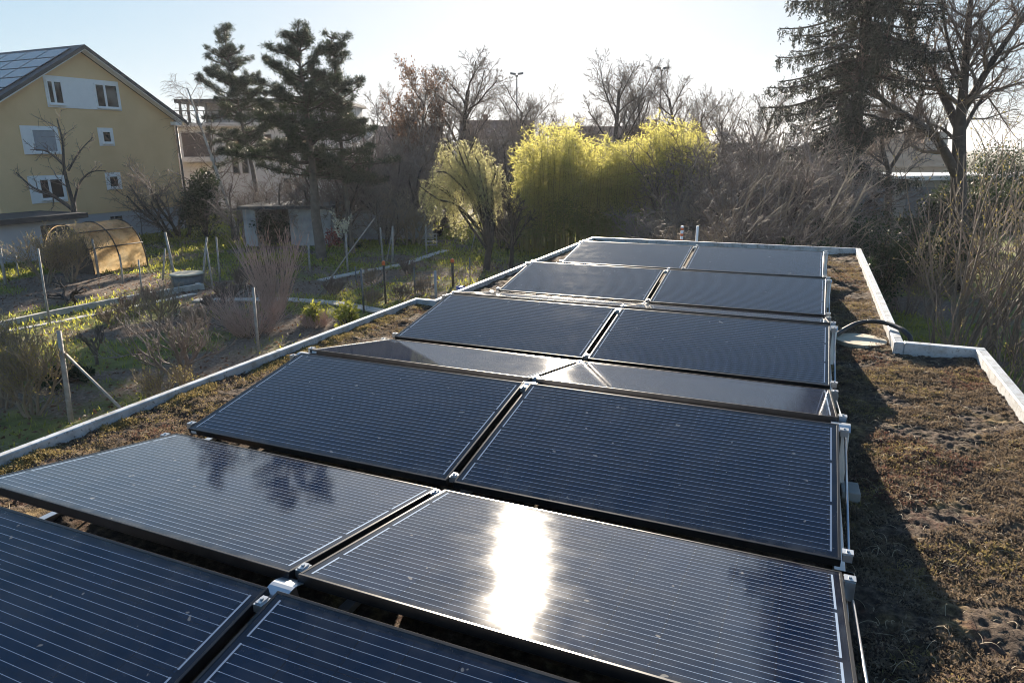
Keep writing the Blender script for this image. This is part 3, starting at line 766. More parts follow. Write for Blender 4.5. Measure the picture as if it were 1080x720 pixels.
def bare_tree_mesh(seed, h=10, r=.2, P=BARE, lean=(0, 0)):
    q = random.Random(seed); out = []
    grow(q, out, (0, 0, -.1), (lean[0], lean[1], 1), h*.72, r, 0, P)
    return out
PROTO_TREES = []
def bare_tree(px, depth, ytop, lab, proto, group=None, spread=1.0):
    b = at(px, 200, depth); h = at(px, ytop, depth).z; r = random.Random(int(px*7+depth))
    if len(PROTO_TREES) <= proto:
        out = bare_tree_mesh(40+proto, 10, .16 if proto else .19); a, c = split_levels(out, 1)
        zmax = max(p.z for pts, _, _ in out for p in pts)
        PROTO_TREES.append((branch_mesh('bare_trunk', a, M['bark_dark']), branch_mesh('bare_crown', c, M['twig_brown']), zmax))
    tm, cm, zm = PROTO_TREES[proto]
    o = plant_thing('bare_tree', (b.x, b.y, 0), lab, 'tree', group, r.uniform(0, 6.28), (h/zm*spread, h/zm*spread, h/zm))
    link('trunk', tm, o); link('crown', cm, o); return o
for px_, d_, yt, lab, pr, sp in (
    (652, 52, 52, 'tall bare spreading tree behind the bamboo, tallest of the three on the skyline', 0, .95), (675, 55, 62, 'slim bare tree beside the far street lamp behind the bamboo', 1, .8), (718, 54, 66, 'bare tree just past the street lamp behind the bamboo', 0, .7),
    (545, 58, 82, 'rounded bare tree around the street lamp between willow and bamboo', 1, 1.1), (575, 62, 100, 'low bare tree beside the street lamp above the bamboo edge', 0, 1.0),
    (478, 50, 58, 'broad bare tree behind the brown pine and the willow', 0, 1.15), (500, 54, 92, 'bare tree leaning into the gap above the willow', 1, 1.0),
    (418, 52, 88, 'bare pale tree between the two pines and the brown pine', 1, .9), (610, 66, 112, 'small bare tree on the skyline right under the sun', 0, 1.0),
    (760, 55, 95, 'bare tree above the grey thicket on the skyline', 1, .9), (790, 50, 88, 'bare tree at the edge of the big spruce', 0, .8),
    (735, 66, 90, 'small bare tree on the skyline past the bamboo end', 1, .9)):
    bare_tree(px_, d_, yt, lab, pr, 'bare trees on the skyline', sp)

# thicket shrubs: several prototypes, each copied
SHP = [dict(seg=7, wig=.13, up=.04, tip=.4), dict(n=7, t0=.15, len=.62, taper=.4, ang=.7, seg=6, wig=.15, up=.05, rr=.55, tip=.35, min=.010),
       dict(n=7, t0=.12, len=.52, taper=.35, ang=.85, seg=5, wig=.17, up=.03, rr=.5, tip=.4, min=.0065), dict(n=5, t0=.1, len=.5, taper=.3, ang=.9, seg=3, wig=.18, up=.02, rr=.6, tip=.5, min=.0045)]
def shrub_out(seed, stems=9, h=2.6, spread=.5, r=.03, P=SHP, rad=.35):
    q = random.Random(seed); out = []
    for i in range(stems):
        a = 6.28*i/stems+q.uniform(-.3, .3); rr = rad*math.sqrt(q.random())
        grow(q, out, (math.cos(a)*rr, math.sin(a)*rr, -.05), (math.cos(a)*spread*q.uniform(.3, 1.2), math.sin(a)*spread*q.uniform(.3, 1.2), 1), h*q.uniform(.65, 1.0), r*q.uniform(.7, 1.2), 0, P)
    return out
PS_ = {}
def shrub_proto(kind):
    if kind in PS_: return PS_[kind]
    mats = {'brown': ('twig_brown', 'bark_dark', 11), 'grey': ('twig_grey', 'bark_grey', 12), 'dense': ('twig_brown', 'bark_dark', 13), 'tan': ('twig_tan', 'twig_tan', 14), 'grey2': ('twig_grey', 'bark_grey', 15)}[kind]
    o = shrub_out(mats[2], 10 if kind == 'dense' else 8, 2.6, .75 if kind in ('dense', 'grey2') else .45, r=.055 if kind in ('grey', 'brown') else .04)
    if kind in ('grey', 'tan'): o = o
    a, b = split_levels(o, 0); zmax = sorted(max(p.z for p in pts) for pts, _, _ in o)[int(len(o)*.985)]
    PS_[kind] = (branch_mesh('shrub_stems', a, M[mats[1]]), branch_mesh('shrub_twigs', b, M[mats[0]]), zmax); return PS_[kind]
def shrub(px, depth, ytop, kind, lab, group, spread=1.0, z=0):
    sm, tm, zm = shrub_proto(kind); b = at(px, 200, depth); h = at(px, ytop, depth).z-z; r = random.Random(int(px*13+depth*7))
    o = plant_thing('bare_shrub', (b.x, b.y, z), lab, 'shrub', group, r.uniform(0, 6.28), (h/zm*spread, h/zm*spread, h/zm))
    link('stem', sm, o); link('twigs', tm, o); return o
g1 = 'bare brown shrubs behind the garden'
for i_, (px_, d_, yt, k_, sp) in enumerate(((248, 37, 178, 'grey', 1.0), (285, 39, 186, 'brown', 1.0), (305, 36, 176, 'grey', 1.1), (352, 37, 158, 'brown', 1.1), (372, 40, 135, 'grey', .9), (395, 42, 142, 'brown', 1.0), (418, 38, 158, 'brown', 1.1),
        (438, 44, 128, 'grey', .9), (452, 38, 170, 'brown', 1.0), (405, 35, 195, 'grey', 1.1), (432, 35, 198, 'tan', 1.1), (470, 46, 130, 'brown', .9), (408, 50, 122, 'grey', 1.0))):
    shrub(px_, d_, yt, k_, 'leafless purple-brown shrub in the tangle between the pines and the willow', g1, sp)
for px_, d_, yt, k_, sp in ((535, 44, 150, 'dense', .9), (552, 47, 128, 'brown', .9), (520, 48, 132, 'brown', 1), (565, 52, 128, 'dense', 1)):
    shrub(px_, d_, yt, k_, 'leafless brown shrub in the gap between willow and bamboo', 'brown shrubs between willow and bamboo', sp)
for px_, d_, yt, k_, sp in ((530, 33, 215, 'dense', 1.0), (545, 34, 225, 'grey2', 1.0)):
    shrub(px_, d_, yt, k_, 'low leafless shrub in shade at the foot of the bamboo', 'low shrubs by the bamboo foot', sp)
for px_, d_, yt, k_, sp in ((715, 26, 205, 'grey2', 1.1), (738, 25, 182, 'tan', 1.0), (765, 27, 150, 'grey', 1.1), (785, 24, 170, 'brown', 1.1), (810, 26, 142, 'grey2', 1.0), (830, 23, 165, 'brown', 1.1), (752, 32, 140, 'brown', 1.0), (792, 31, 138, 'grey', 1.0),
        (845, 25, 150, 'grey', 1.1), (865, 27, 150, 'brown', 1.1), (880, 24, 205, 'grey2', 1.0), (725, 30, 160, 'brown', 1.0), (770, 21, 205, 'grey2', 1.1), (805, 20, 212, 'brown', 1.1), (850, 20, 212, 'grey2', 1.1), (822, 34, 128, 'brown', 1.0), (700, 22, 230, 'grey2', 1.0),
        (740, 19, 232, 'tan', 1.0), (840, 30, 132, 'grey', 1.0), (720, 34, 150, 'grey', 1.0), (860, 22, 198, 'brown', 1.1), (790, 18, 226, 'grey2', 1.0), (828, 18, 229, 'brown', 1.0)):
    shrub(px_, d_, yt, k_, 'leafless grey-brown shrub in the dense thicket beyond the far roof edge', 'grey shrubs in the thicket beyond the roof', sp)
# pruned bushes with straight pale shoots standing up in the thicket
def rods(seed, n, h, fan, r=.009, base=.2, lean=(0, 0), side=0, wig=.03, tipmin=.003):
    q = random.Random(seed); out = []
    P = [dict(seg=6, wig=wig, up=.015, tip=.3, min=tipmin)] + ([dict(n=side, t0=.35, len=.28, taper=.3, ang=.5, seg=3, wig=.06, up=.05, rr=.6, tip=.5, min=.003)] if side else [])
    for i in range(n):
        a = q.uniform(0, 6.28); rr = base*math.sqrt(q.random())
        grow(q, out, (math.cos(a)*rr, math.sin(a)*rr, -.03), (math.cos(a)*fan*q.random()+lean[0], math.sin(a)*fan*q.random()+lean[1], 1), h*q.uniform(.5, 1), r*q.uniform(.7, 1.2), 0, P)
    return out
q_ = random.Random(77); o_ = []
for i in range(46):
    b = at(838+q_.uniform(-85, 60), 200, 19.5+q_.uniform(-1.5, 1.5)); z = q_.uniform(.9, 2.7)
    rt = Vector((AR[0], AR[1], 0)).normalized()
    grow(q_, o_, (b.x, b.y, z), rt*q_.uniform(.2, .8)+Vector((0, 0, 1))+rv(q_)*.14, q_.uniform(1.0, 2.3), .016, 0, [dict(seg=5, wig=.05, tip=.45, min=.008), dict(n=4, t0=.3, len=.4, taper=.3, ang=.5, seg=3, wig=.05, up=.02, rr=.6, tip=.5, min=.007)])
bb = at(840, 200, 19.5)
o = plant_thing('pollarded_bush', (0, 0, 0), 'bush with long slanting pale straight shoots in front of the big spruce', 'bush')
tr_ = [([Vector((bb.x+math.sin(k*2.4)*.5, bb.y+math.cos(k*2.4)*.5, 0)), Vector((bb.x+math.sin(k*2.4)*.9, bb.y+math.cos(k*2.4)*.9, 1.0)), Vector((bb.x+math.sin(k*2.4)*1.5, bb.y+math.cos(k*2.4)*1.2, 2.0))], [.06, .05, .03], 0) for k in range(7)]
link('stem', branch_mesh('stem', tr_, M['bark_grey']), o); link('shoots', branch_mesh('shoots', o_, M['twig_tan']), o)

# pines
def pine(px, depth, ytop, ybot, lab, seed, hw, trunk_r, xtrunk_top=None, mat='needle', round_=False, dens=1.0):
    b = at(px, 200, depth); h = at(px, ytop, depth).z-.25; zb = at(px, ybot, depth).z; w = hw*depth/FPX
    r = random.Random(seed); rng = np.random.default_rng(seed)
    o = plant_thing('pine_tree', (b.x, b.y, 0), lab, 'pine')
    dx = 0 if xtrunk_top is None else (xtrunk_top-px)*depth/FPX
    rt = Vector((AR[0], AR[1], 0)).normalized()
    tp = [rt*(dx*t**1.3)+Vector((r.uniform(-.06, .06), r.uniform(-.06, .06), -.1+(h+.1)*t)) for t in [i/9 for i in range(10)]]
    T = Tubes(); T.add(tp, [trunk_r*(1-.9*i/9) for i in range(10)], 9)
    link('trunk', T.mesh('trunk', M['bark_grey' if not round_ else 'bark_dark']), o)
    T = Tubes(); C, D = [], []
    nwh = int((h-zb)/.42)+1
    for k in range(nwh):
        t = (k+.5)/nwh; z = zb+(h-zb)*t
        f = (math.sin(math.pi*(.12+.88*t))**.75 if round_ else (1-t)**.55*.95+.08)*r.uniform(.7, 1.15)
        i = min(int(z/h*9), 8); c0 = tp[i].lerp(tp[i+1], z/h*9-i); c0.z = z
        nb = r.randint(5, 7); a0 = r.uniform(0, 6.28)
        for j in range(nb):
            L = w*f*r.choice((.55, .7, .85, .95, 1, 1.1))*r.uniform(.85, 1.1)
            if r.random() < .14: continue
            a = a0+6.28*j/nb+r.uniform(-.4, .4); d = Vector((math.cos(a), math.sin(a), r.uniform(-.22, .22)+.5*t*t)).normalized()
            c0 = c0+Vector((0, 0, r.uniform(-.22, .22)))
            pts = [c0.copy()]; p = c0.copy()
            for m in range(5):
                d = (d+rv(r)*.13+Vector((0, 0, .05))).normalized(); p = p+d*(L/5); pts.append(p.copy())
            T.add(pts, [.035*(1-.7*m/5)+.008 for m in range(6)], 4)
            nc = max(5, int(L*15*dens))
            for m in range(nc):
                u = 1-.72*r.random()**1.25; q = u*5; ii = min(int(q), 4); c = pts[ii].lerp(pts[ii+1], q-ii)
                side = rv(r); side.z *= .6; cc = c+side*.20*(1.25-u)+Vector((0, 0, .05)); rad = r.uniform(.10, .22)
                n = int(28*dens); dd = rng.normal(size=(n, 3)); dd[:, 2] = dd[:, 2]*.85+.25
                C.append(np.array(cc)+rng.normal(size=(n, 3))*.05); D.append(unit(dd)*rad)
    link('branches', T.mesh('branches', M['bark_dark']), o)
    C = np.concatenate(C); D = np.concatenate(D); ln = np.linalg.norm(D, axis=1)
    link('crown', leaves_mesh('needles', C, D, ln*rng.uniform(.6, 1.25, len(ln)), ln*.07+.009, M[mat], rng=rng), o); return o
pine(273, 40, 33, 165, 'slender dark pine with layered branches before the apartment building', 21, 54, .17, 254, dens=1.2)
pine(333, 30, 38, 190, 'big dark pine with thick bare grey trunk, at the shed corner', 22, 76, .26, 327, dens=1.25)
pine(366, 32, 40, 190, 'dark pine leaning against the big pine, on its willow side', 23, 48, .14, 362, dens=1.2)
def leafy_tree(px, depth, ytop, lab, seed, mat, spread):
    b = at(px, 200, depth); out = bare_tree_mesh(seed, 10, .18, [dict(seg=6, wig=.05, up=.03, tip=.5)]+BARE[1:]); zm = max(p.z for pts, _, _ in out for p in pts); h = at(px, ytop, depth).z/zm
    o = plant_thing('brown_tree', (b.x, b.y, 0), lab, 'tree', None, .7, (h*spread, h*spread, h)); two_part_tree(o, out, M['bark_dark'])
    rng = np.random.default_rng(seed); C, D = along(out, 3, .16, rng, .10, .1)
    link('foliage', leaves_mesh('foliage', C, D+rng.normal(size=D.shape), rng.uniform(.10, .22, len(C)), rng.uniform(.06, .11, len(C)), M[mat], rng=rng), o)
leafy_tree(438, 48, 66, 'rounded tree with old brown leaves between the dark pines and the willow', 24, 'brown_leaf', .72)

# birch by the house corner
b = at(245, 200, 39); q_ = random.Random(5); ob = []
grow(q_, ob, (0, 0, -.1), (-.10, -.02, 1), 8.5, .12, 0, [dict(seg=8, wig=.03, tip=.3), dict(n=15, t0=.4, len=.3, taper=.5, ang=.8, seg=5, wig=.12, up=.05, rr=.4, tip=.3, min=.01), dict(n=9, t0=.2, len=.55, taper=.2, ang=.7, seg=5, wig=.12, up=-.1, rr=.5, tip=.4, min=.006), dict(n=5, t0=.2, len=.6, taper=.2, ang=.5, seg=4, wig=.1, up=-.2, rr=.6, tip=.5, min=.005)])
o = plant_thing('birch_tree', (b.x, b.y, 0), 'slim birch with pale leaning trunk in front of the apartment building', 'birch', rz=FR)
a_, b_ = split_levels(ob, 0); link('trunk', branch_mesh('trunk', a_, mottled('birch_bark', (.40, .38, .35), (.55, .53, .50), 5, .8)), o); link('crown', branch_mesh('crown', b_, M['twig_brown']), o)

# evergreen bushes
def evergreen(px, depth, ytop, wpx, lab, seed, name='evergreen_bush', mat='evergreen', group=None, n=2600, leaf=.10, z0=0.0):
    b = at(px, 200, depth); h = at(px, ytop, depth).z-z0; w = wpx*depth/FPX/2; rng = np.random.default_rng(seed)
    o = plant_thing(name, (b.x, b.y, z0), lab, 'bush', group)
    nl = 26; cen = rng.normal(size=(nl, 3)); cen = unit(cen)*rng.uniform(.25, .8, (nl, 1)); cen *= np.array([w, w, h*.5]); cen[:, 2] += h*.5
    ci = rng.integers(0, nl, n); R = min(w, h/2)*.48
    d = unit(rng.normal(size=(n, 3))); C = cen[ci]+d*(R*rng.uniform(.45, 1.08, (n, 1))); C[:, 2] = np.maximum(C[:, 2], .02)
    D = d+rng.normal(size=(n, 3))*.7
    link('foliage', leaves_mesh('foliage', C, D, rng.uniform(.6, 1.3, n)*leaf, rng.uniform(.5, 1, n)*leaf*.6, M[mat], rng=rng), o)
    T = Tubes()
    for i in range(nl): T.add([Vector((0, 0, 0)), Vector(cen[i]*np.array([.4, .4, .5])), Vector(cen[i])], [.04, .025, .012], 4)
    link('stems', T.mesh('stems', M['bark_dark']), o); return o
evergreen(212, 38, 165, 52, 'tall dark evergreen bush at the yellow house corner', 31, n=6000, leaf=.16)
evergreen(285, 35.4, 222, 46, 'dark ivy-like bush filling the shed doorway', 32, n=3000, leaf=.13)
for px_, d_, yt, w_, sd in ((905, 21, 222, 60, 33), (940, 19, 235, 70, 34), (885, 17, 245, 60, 35), (975, 23, 215, 70, 36), (930, 27, 212, 60, 37), (1030, 22, 225, 80, 38), (850, 18, 238, 50, 39)):
    evergreen(px_, d_, yt, w_, 'dark green ivy-covered bush in the shade below the garage row', sd, group='dark bushes below the garage row', n=4200, leaf=.10)
for px_, d_, yt, w_, sd in ((1075, 44, 138, 90, 133), (1035, 45, 150, 70, 134), (1000, 42, 196, 50, 135), (1050, 40, 190, 90, 136)):
    evergreen(px_, d_, yt, w_, 'tall dark evergreen standing before the garage row at the picture edge', sd, group='tall evergreens before the garage row', n=5000, leaf=.17)
for px_, d_, yt, w_, sd in ((742, 26, 205, 50, 151), (790, 25.5, 190, 60, 152), (838, 25, 185, 64, 153), (868, 20.5, 218, 54, 154), (815, 32, 158, 64, 155), (765, 33, 165, 56, 156), (900, 24, 208, 52, 157), (862, 31, 160, 60, 158)):
    evergreen(px_, d_, yt, w_, 'dark green bush half hidden among the bare twigs of the thicket', sd, group='dark bushes inside the thicket', n=2600, leaf=.10)
evergreen(910, 13.5, 262, 60, 'low green bush with pale buds just past the roof kerb', 43, n=3000, leaf=.07)
evergreen(30, 13.5, 405, 90, 'dark leafy bush low in the corner beside the roof edge', 44, n=3000, leaf=.08)
evergreen(545, 36, 160, 30, 'narrow dark green bush between the willow and bamboo', 45, n=2600, leaf=.14)
evergreen(368, 33.5, 255, 26, 'small dark bush under the pale garden wall', 46, n=1500, leaf=.1)

# spruce
def spruce():
    d0 = 34; b = at(893, 200, d0); r = random.Random(9); rng = np.random.default_rng(9)
    o = plant_thing('spruce_tree', (b.x, b.y, 0), 'huge dark spruce with drooping branches rising out of the picture', 'spruce')
    H = 19; T = Tubes(); T.add([Vector((0, 0, -.1)), Vector((.02, 0, 5)), Vector((-.05, .05, 11)), Vector((0, 0, H))], [.42, .36, .24, .03], 10); link('trunk', T.mesh('trunk', M['bark_dark']), o)
    T = Tubes(); C, D, L = [], [], []
    z = 3.6; k = 0
    while z < H-.5:
        n = 5 if z < 6 else 6; a0 = k*1.1; k += 1
        for j in range(n):
            a = a0+6.28*j/n+r.uniform(-.35, .35); ln = (6.2*(1-z/H)**.7+.5)*r.uniform(.6, 1.12)
            if z < 8.2 and math.cos(a)*AR[0]+math.sin(a)*AR[1] > .15: continue       # the lower boughs on the roof side are gone
            p = Vector((0, 0, z+r.uniform(-.2, .2))); d = Vector((math.cos(a), math.sin(a), .02)); pts = [p.copy()]
            for m in range(8):
                d = (d+Vector((0, 0, -.085 if m < 4 else .10))+rv(r)*.04).normalized(); p = p+d*(ln/8); pts.append(p.copy())
            T.add(pts, [.06*(1-.8*m/8)+.01 for m in range(9)], 4)
            ns = int(ln*12.5)
            for m in range(ns):
                u = (.12+.88*r.random())*8; i = min(int(u), 7); q = pts[i].lerp(pts[i+1], u-i)
                sd = Vector((-math.sin(a), math.cos(a), 0))*r.gauss(0, .30)*(1.2-u/10); q2 = q+sd; hl = r.uniform(.25, .95)*(1-.35*u/8)
                T.add([q, q.lerp(q2, .6)+Vector((0, 0, .02)), q2+Vector((0, 0, -hl))], [.012, .01, .005], 3)
                nn = int(7+hl*22); tt = rng.random(nn)**.8
                base = np.array(q2)+np.array([0, 0, -1])*(hl*tt)[:, None]+rng.normal(size=(nn, 3))*.035
                dd = rng.normal(size=(nn, 3))*.7; dd[:, 2] -= .9
                C.append(base); D.append(dd)
            nn = int(ln*22); u = rng.random(nn)*8; ii = np.minimum(u.astype(int), 7); A = np.array([tuple(x) for x in pts])
            base = A[ii]*(1-(u-ii)[:, None])+A[ii+1]*(u-ii)[:, None]; C.append(base+rng.normal(size=(nn, 3))*.05); D.append(rng.normal(size=(nn, 3)))
        z += r.uniform(.42, .62)
    link('branches', T.mesh('branches', M['bark_dark']), o)
    C = np.concatenate(C); D = np.concatenate(D)
    link('crown', leaves_mesh('needles', C, D, rng.uniform(.10, .22, len(C)), .042, M['spruce'], rng=rng), o)
spruce()

# the big bare tree with forked trunk
def forked_tree(name, depth, trunk, limbs, lab, seed, r0, mat='bark_dark', P=None):
    base = gp(*trunk[0][:2]) if depth is None else at(trunk[0][0], trunk[0][1], depth); q = random.Random(seed)
    o = plant_thing(name, (base.x, base.y, 0), lab, 'tree'); off = Vector((base.x, base.y, 0)); out = []
    tp = [at(x, y, depth)-off for x, y in trunk]; tp[0].z = -.1
    n = len(tp); out.append((tp, [r0*(1-.35*i/(n-1)) for i in range(n)], 0))
    P = P or [dict(), dict(), dict(n=15, t0=.1, len=.42, taper=.35, ang=.85, seg=6, wig=.15, up=.04, rr=.5, tip=.3, min=.016), dict(n=11, t0=.1, len=.5, taper=.35, ang=.75, seg=4, wig=.18, up=.03, rr=.5, tip=.35, min=.011), dict(n=7, t0=.1, len=.5, taper=.3, ang=.7, seg=3, wig=.2, up=.02, rr=.6, tip=.5, min=.008)]
    for lb in limbs:
        pts = [at(x, y, depth+dz)-off for x, y, dz in lb['p']]; sp = smooth_path(pts, 4); m = len(sp); rr = [lb['r']*(1-.75*i/(m-1)) for i in range(m)]
        out.append((sp, rr, 1)); L = sum((sp[i+1]-sp[i]).length for i in range(m-1)); c = P[2]; az = 0
        for k in range(c['n']+lb.get('x', 0)):
            t = .18+.82*(k+q.random())/(c['n']+lb.get('x', 0)); i = min(int(t*(m-1)), m-2); dd = (sp[i+1]-sp[i]).normalized(); az += 2.4
            a = Quaternion(dd, az) @ dd.orthogonal().normalized(); ang = c['ang']*q.uniform(.6, 1.2)
            grow(q, out, sp[i], dd*math.cos(ang)+a*math.sin(ang), min(L*c['len'], 3.2)*(1-.4*t)*q.uniform(.6, 1.25), max(rr[i]*.5, .016), 2, P)
    a, b2 = split_levels(out, 1)
    link('trunk', branch_mesh('trunk', a, M[mat]), o); link('crown', branch_mesh('crown', b2, M['twig_brown' if mat == 'bark_dark' else mat]), o); return o
forked_tree('bare_tree', 34, [(1012, 262), (1011, 225), (1011, 180), (1012, 135)], [
    dict(p=[(1011, 190, 0), (990, 150, -.5), (962, 126, -1), (930, 105, -1.5), (905, 70, -2)], r=.25), dict(p=[(1012, 138, 0), (985, 80, 1), (962, 40, 1.5), (945, -20, 2), (938, -70, 2)], r=.22),
    dict(p=[(1012, 138, 0), (1017, 80, -.5), (1022, 20, -1), (1030, -60, -1)], r=.27, x=5), dict(p=[(1012, 145, 0), (1035, 105, 1), (1060, 92, 1.5), (1110, 80, 2)], r=.13), dict(p=[(1014, 120, 0), (1050, 60, -1.5), (1085, 10, -2), (1120, -40, -2)], r=.19, x=4),
    dict(p=[(1010, 150, 0), (985, 132, 1), (950, 140, 2), (915, 143, 3)], r=.09), dict(p=[(1016, 90, 0), (1000, 45, -1), (992, -10, -1.5), (985, -60, -2)], r=.10)], 'large bare tree with thick dark forked trunk before the garage row', 51, .46)
forked_tree('bare_tree', 40, [(938, 240), (937, 205), (937, 178)], [
    dict(p=[(937, 180, 0), (930, 150, 0), (932, 110, .5), (925, 60, 1)], r=.15), dict(p=[(937, 180, 0), (955, 150, .5), (968, 110, 1), (990, 60, 1)], r=.14), dict(p=[(935, 175, 0), (915, 160, 1), (900, 140, 1.5)], r=.08)], 'dark tree with V-shaped fork between the spruce and the large bare tree', 52, .24)
# old fruit tree before the house
forked_tree('fruit_tree', 33.5, [(79, 247), (79, 232), (77, 212)], [
    dict(p=[(78, 222, 0), (58, 208, .3), (35, 198, .4), (17, 182, .5)], r=.10), dict(p=[(77, 214, 0), (68, 180, -.3), (66, 150, -.4), (60, 125, -.5)], r=.10, x=3), dict(p=[(78, 216, 0), (83, 195, .3), (95, 182, .5), (112, 180, .7)], r=.07),
    dict(p=[(72, 180, 0), (84, 160, .4), (98, 145, .6)], r=.06), dict(p=[(68, 175, 0), (50, 160, .4), (32, 158, .6)], r=.06)], 'old gnarled bare fruit tree in front of the yellow house windows', 53, .17,
    P=[dict(), dict(), dict(n=7, t0=.1, len=.4, taper=.35, ang=.85, seg=5, wig=.18, up=.05, rr=.5, tip=.3, min=.012), dict(n=6, t0=.1, len=.5, taper=.35, ang=.75, seg=3, wig=.2, up=.04, rr=.5, tip=.4, min=.008)])
shrub(182, 39, 172, 'brown', 'round bare brown bush before the yellow house corner', None, 1.2)

# bamboo
def bamboo():
    r = random.Random(4); rng = np.random.default_rng(4)
    c0 = at(640, 200, 33); o = plant_thing('bamboo_hedge', (c0.x, c0.y, 0), 'tall yellow-green bamboo hedge lit from behind at the far roof end', 'bamboo'); off = Vector((c0.x, c0.y, 0))
    T = Tubes(); C, D = [], []
    prof = [(545, 170), (556, 142), (572, 140), (590, 138), (602, 136), (615, 150), (630, 160), (645, 152), (660, 155), (672, 150), (686, 132), (698, 140), (712, 146), (725, 132), (735, 140), (745, 175)]
    def top(px):
        for (a, b), (c, d) in zip(prof, prof[1:]):
            if a <= px <= c: return b+(d-b)*(px-a)/(c-a)
        return 180
    for k in range(620):
        px = r.uniform(549, 742); dp = 33+r.uniform(-2.0, 2.2); p = at(px, 200, dp)-off; p.z = 0
        h = (at(px, top(px)+3, dp).z)*r.uniform(.62, 1.12); a = r.uniform(0, 6.28); bend = r.uniform(.1, .55)
        pts = [p+Vector((math.cos(a)*bend*t**2.2, math.sin(a)*bend*t**2.2, h*(t-.06*bend*t**3))) for t in [i/7 for i in range(8)]]
        T.add(pts, [.016*(1-.8*i/7)+.002 for i in range(8)], 4)
        for m in range(30):
            t = .12+.88*r.random()**.8; q = t*7; i = min(int(q), 6); c = pts[i].lerp(pts[i+1], q-i); sp = .80*(1-.6*t)+.08
            aa = r.uniform(0, 6.28); dv = Vector((math.cos(aa), math.sin(aa), .5)).normalized()*r.uniform(.3, 1)*sp
            T.add([c, c+dv], [.004, .002], 3)
            n = 8; u = rng.uniform(.35, 1.1, (n, 1)); C.append(np.array(c)+np.array(dv)*u+rng.normal(size=(n, 3))*.06)
            dd = rng.normal(size=(n, 3))*.6+np.array(dv)/max(dv.length, .01)*.7; dd[:, 2] -= .1; D.append(dd)
    link('culms', T.mesh('culms', mottled('bamboo_culm', (.16, .17, .05), (.24, .22, .07), 3, .6)), o)
    C = np.concatenate(C); D = np.concatenate(D)
    g = C[:, 2]/5.0+.25*np.array([noise.noise(Vector((x*.6, y*.6, z*.6))) for x, y, z in C])-.12*np.clip((C@np.array([AR[0], AR[1], 0]))/4, -1, 1)  # low leaves get the leaf colour with painted shade
    link('foliage', leaves_mesh('foliage', C, D, rng.uniform(.12, .24, len(C)), rng.uniform(.022, .036, len(C)), [M['bamboo'], M['bamboo_shade']], mi=(g+rng.normal(size=len(C))*.07 < .44).astype(np.int32), rng=rng), o)
bamboo()

# contorted willow
def willow():
    d0 = 28; b = gp(513, 286); d0 = depth_of(b); r = random.Random(8); rng = np.random.default_rng(8)
    o = plant_thing('willow_tree', (b.x, b.y, 0), 'contorted willow with curly drooping yellow-green twigs behind the fence', 'willow')
    out = []
    rt = Vector((AR[0], AR[1], 0)).normalized(); fw = Vector((AF[0], AF[1], 0)).normalized(); k = d0/FPX
    cx = (492-513)*k; top = at(495, 128, d0).z
    grow(r, out, (0, 0, -.1), (0, 0, 1), 2.2, .16, 0, [dict(seg=5, wig=.06, tip=.7)])
    tp = out[0][0]
    ends = []
    for i in range(22):
        a = 6.28*i/13+r.uniform(-.2, .2); rad = r.uniform(.3, 1.0)*50*k; z = top*(1-.42*(rad/(50*k))**1.6)*r.uniform(.86, .97)
        e = rt*(cx+math.cos(a)*rad)+fw*(math.sin(a)*rad)+Vector((0, 0, z)); s = tp[r.randint(2, 5)]
        m = smooth_path([s, s.lerp(e, .4)+Vector((0, 0, .5))+rv(r)*.15, s.lerp(e, .75)+Vector((0, 0, .25))+rv(r)*.15, e], 4)
        out.append((m, [.06*(1-.8*j/(len(m)-1))+.006 for j in range(len(m))], 0)); ends.append(m)
    link('trunk', branch_mesh('trunk', out, M['bark_dark']), o)
    T = Tubes(); C, D = [], []
    for i in range(950):
        m = r.choice(ends); j = r.uniform(.35, 1)*(len(m)-1); ii = min(int(j), len(m)-2); p = m[ii].lerp(m[ii+1], j-ii)+rv(r)*.12
        L = r.uniform(.7, 2.1); n = 14; d = (rv(r)*.9+Vector((0, 0, .7))).normalized(); ph = r.uniform(0, 6.28); w = r.uniform(.35, .7); pts = [p.copy()]
        for s in range(n-1):
            cur = Vector((math.cos(ph+s*1.5), math.sin(ph+s*1.5), math.sin(ph*2+s*1.9)*.5))*w
            d = (d*.5+cur*1.25+Vector((0, 0, -.34))).normalized(); p = p+d*(L/n)
            if p.z < .9: break
            pts.append(p.copy())
        while len(pts) < n: pts.append(pts[-1]+Vector((0, .002, .004)))
        T.add(pts, [.009*(1-.6*s/n) for s in range(n)], 3)
        nn = int(L*15); A = np.array([tuple(x) for x in pts]); u = rng.random(nn)*(n-1); k_ = np.minimum(u.astype(int), n-2); f = (u-k_)[:, None]
        C.append(A[k_]*(1-f)+A[k_+1]*f+rng.normal(size=(nn, 3))*.015); D.append(rng.normal(size=(nn, 3))+np.array([0, 0, -.4]))
    link('twigs', T.mesh('twigs', mottled('willow_twig', (.34, .30, .13), (.44, .39, .18), 3, .6)), o)
    C = np.concatenate(C); D = np.concatenate(D)
    link('foliage', leaves_mesh('foliage', C, D, rng.uniform(.05, .12, len(C)), rng.uniform(.014, .024, len(C)), M['willow'], rng=rng), o)
willow()
b = gp(539, 283); ob = bare_tree_mesh(91, 4.2, .10, BARE[:4])
o = plant_thing('small_tree', (b.x, b.y, 0), 'small dark bare tree in the lawn beside the willow trunk', 'tree'); two_part_tree(o, ob, M['bark_dark'])

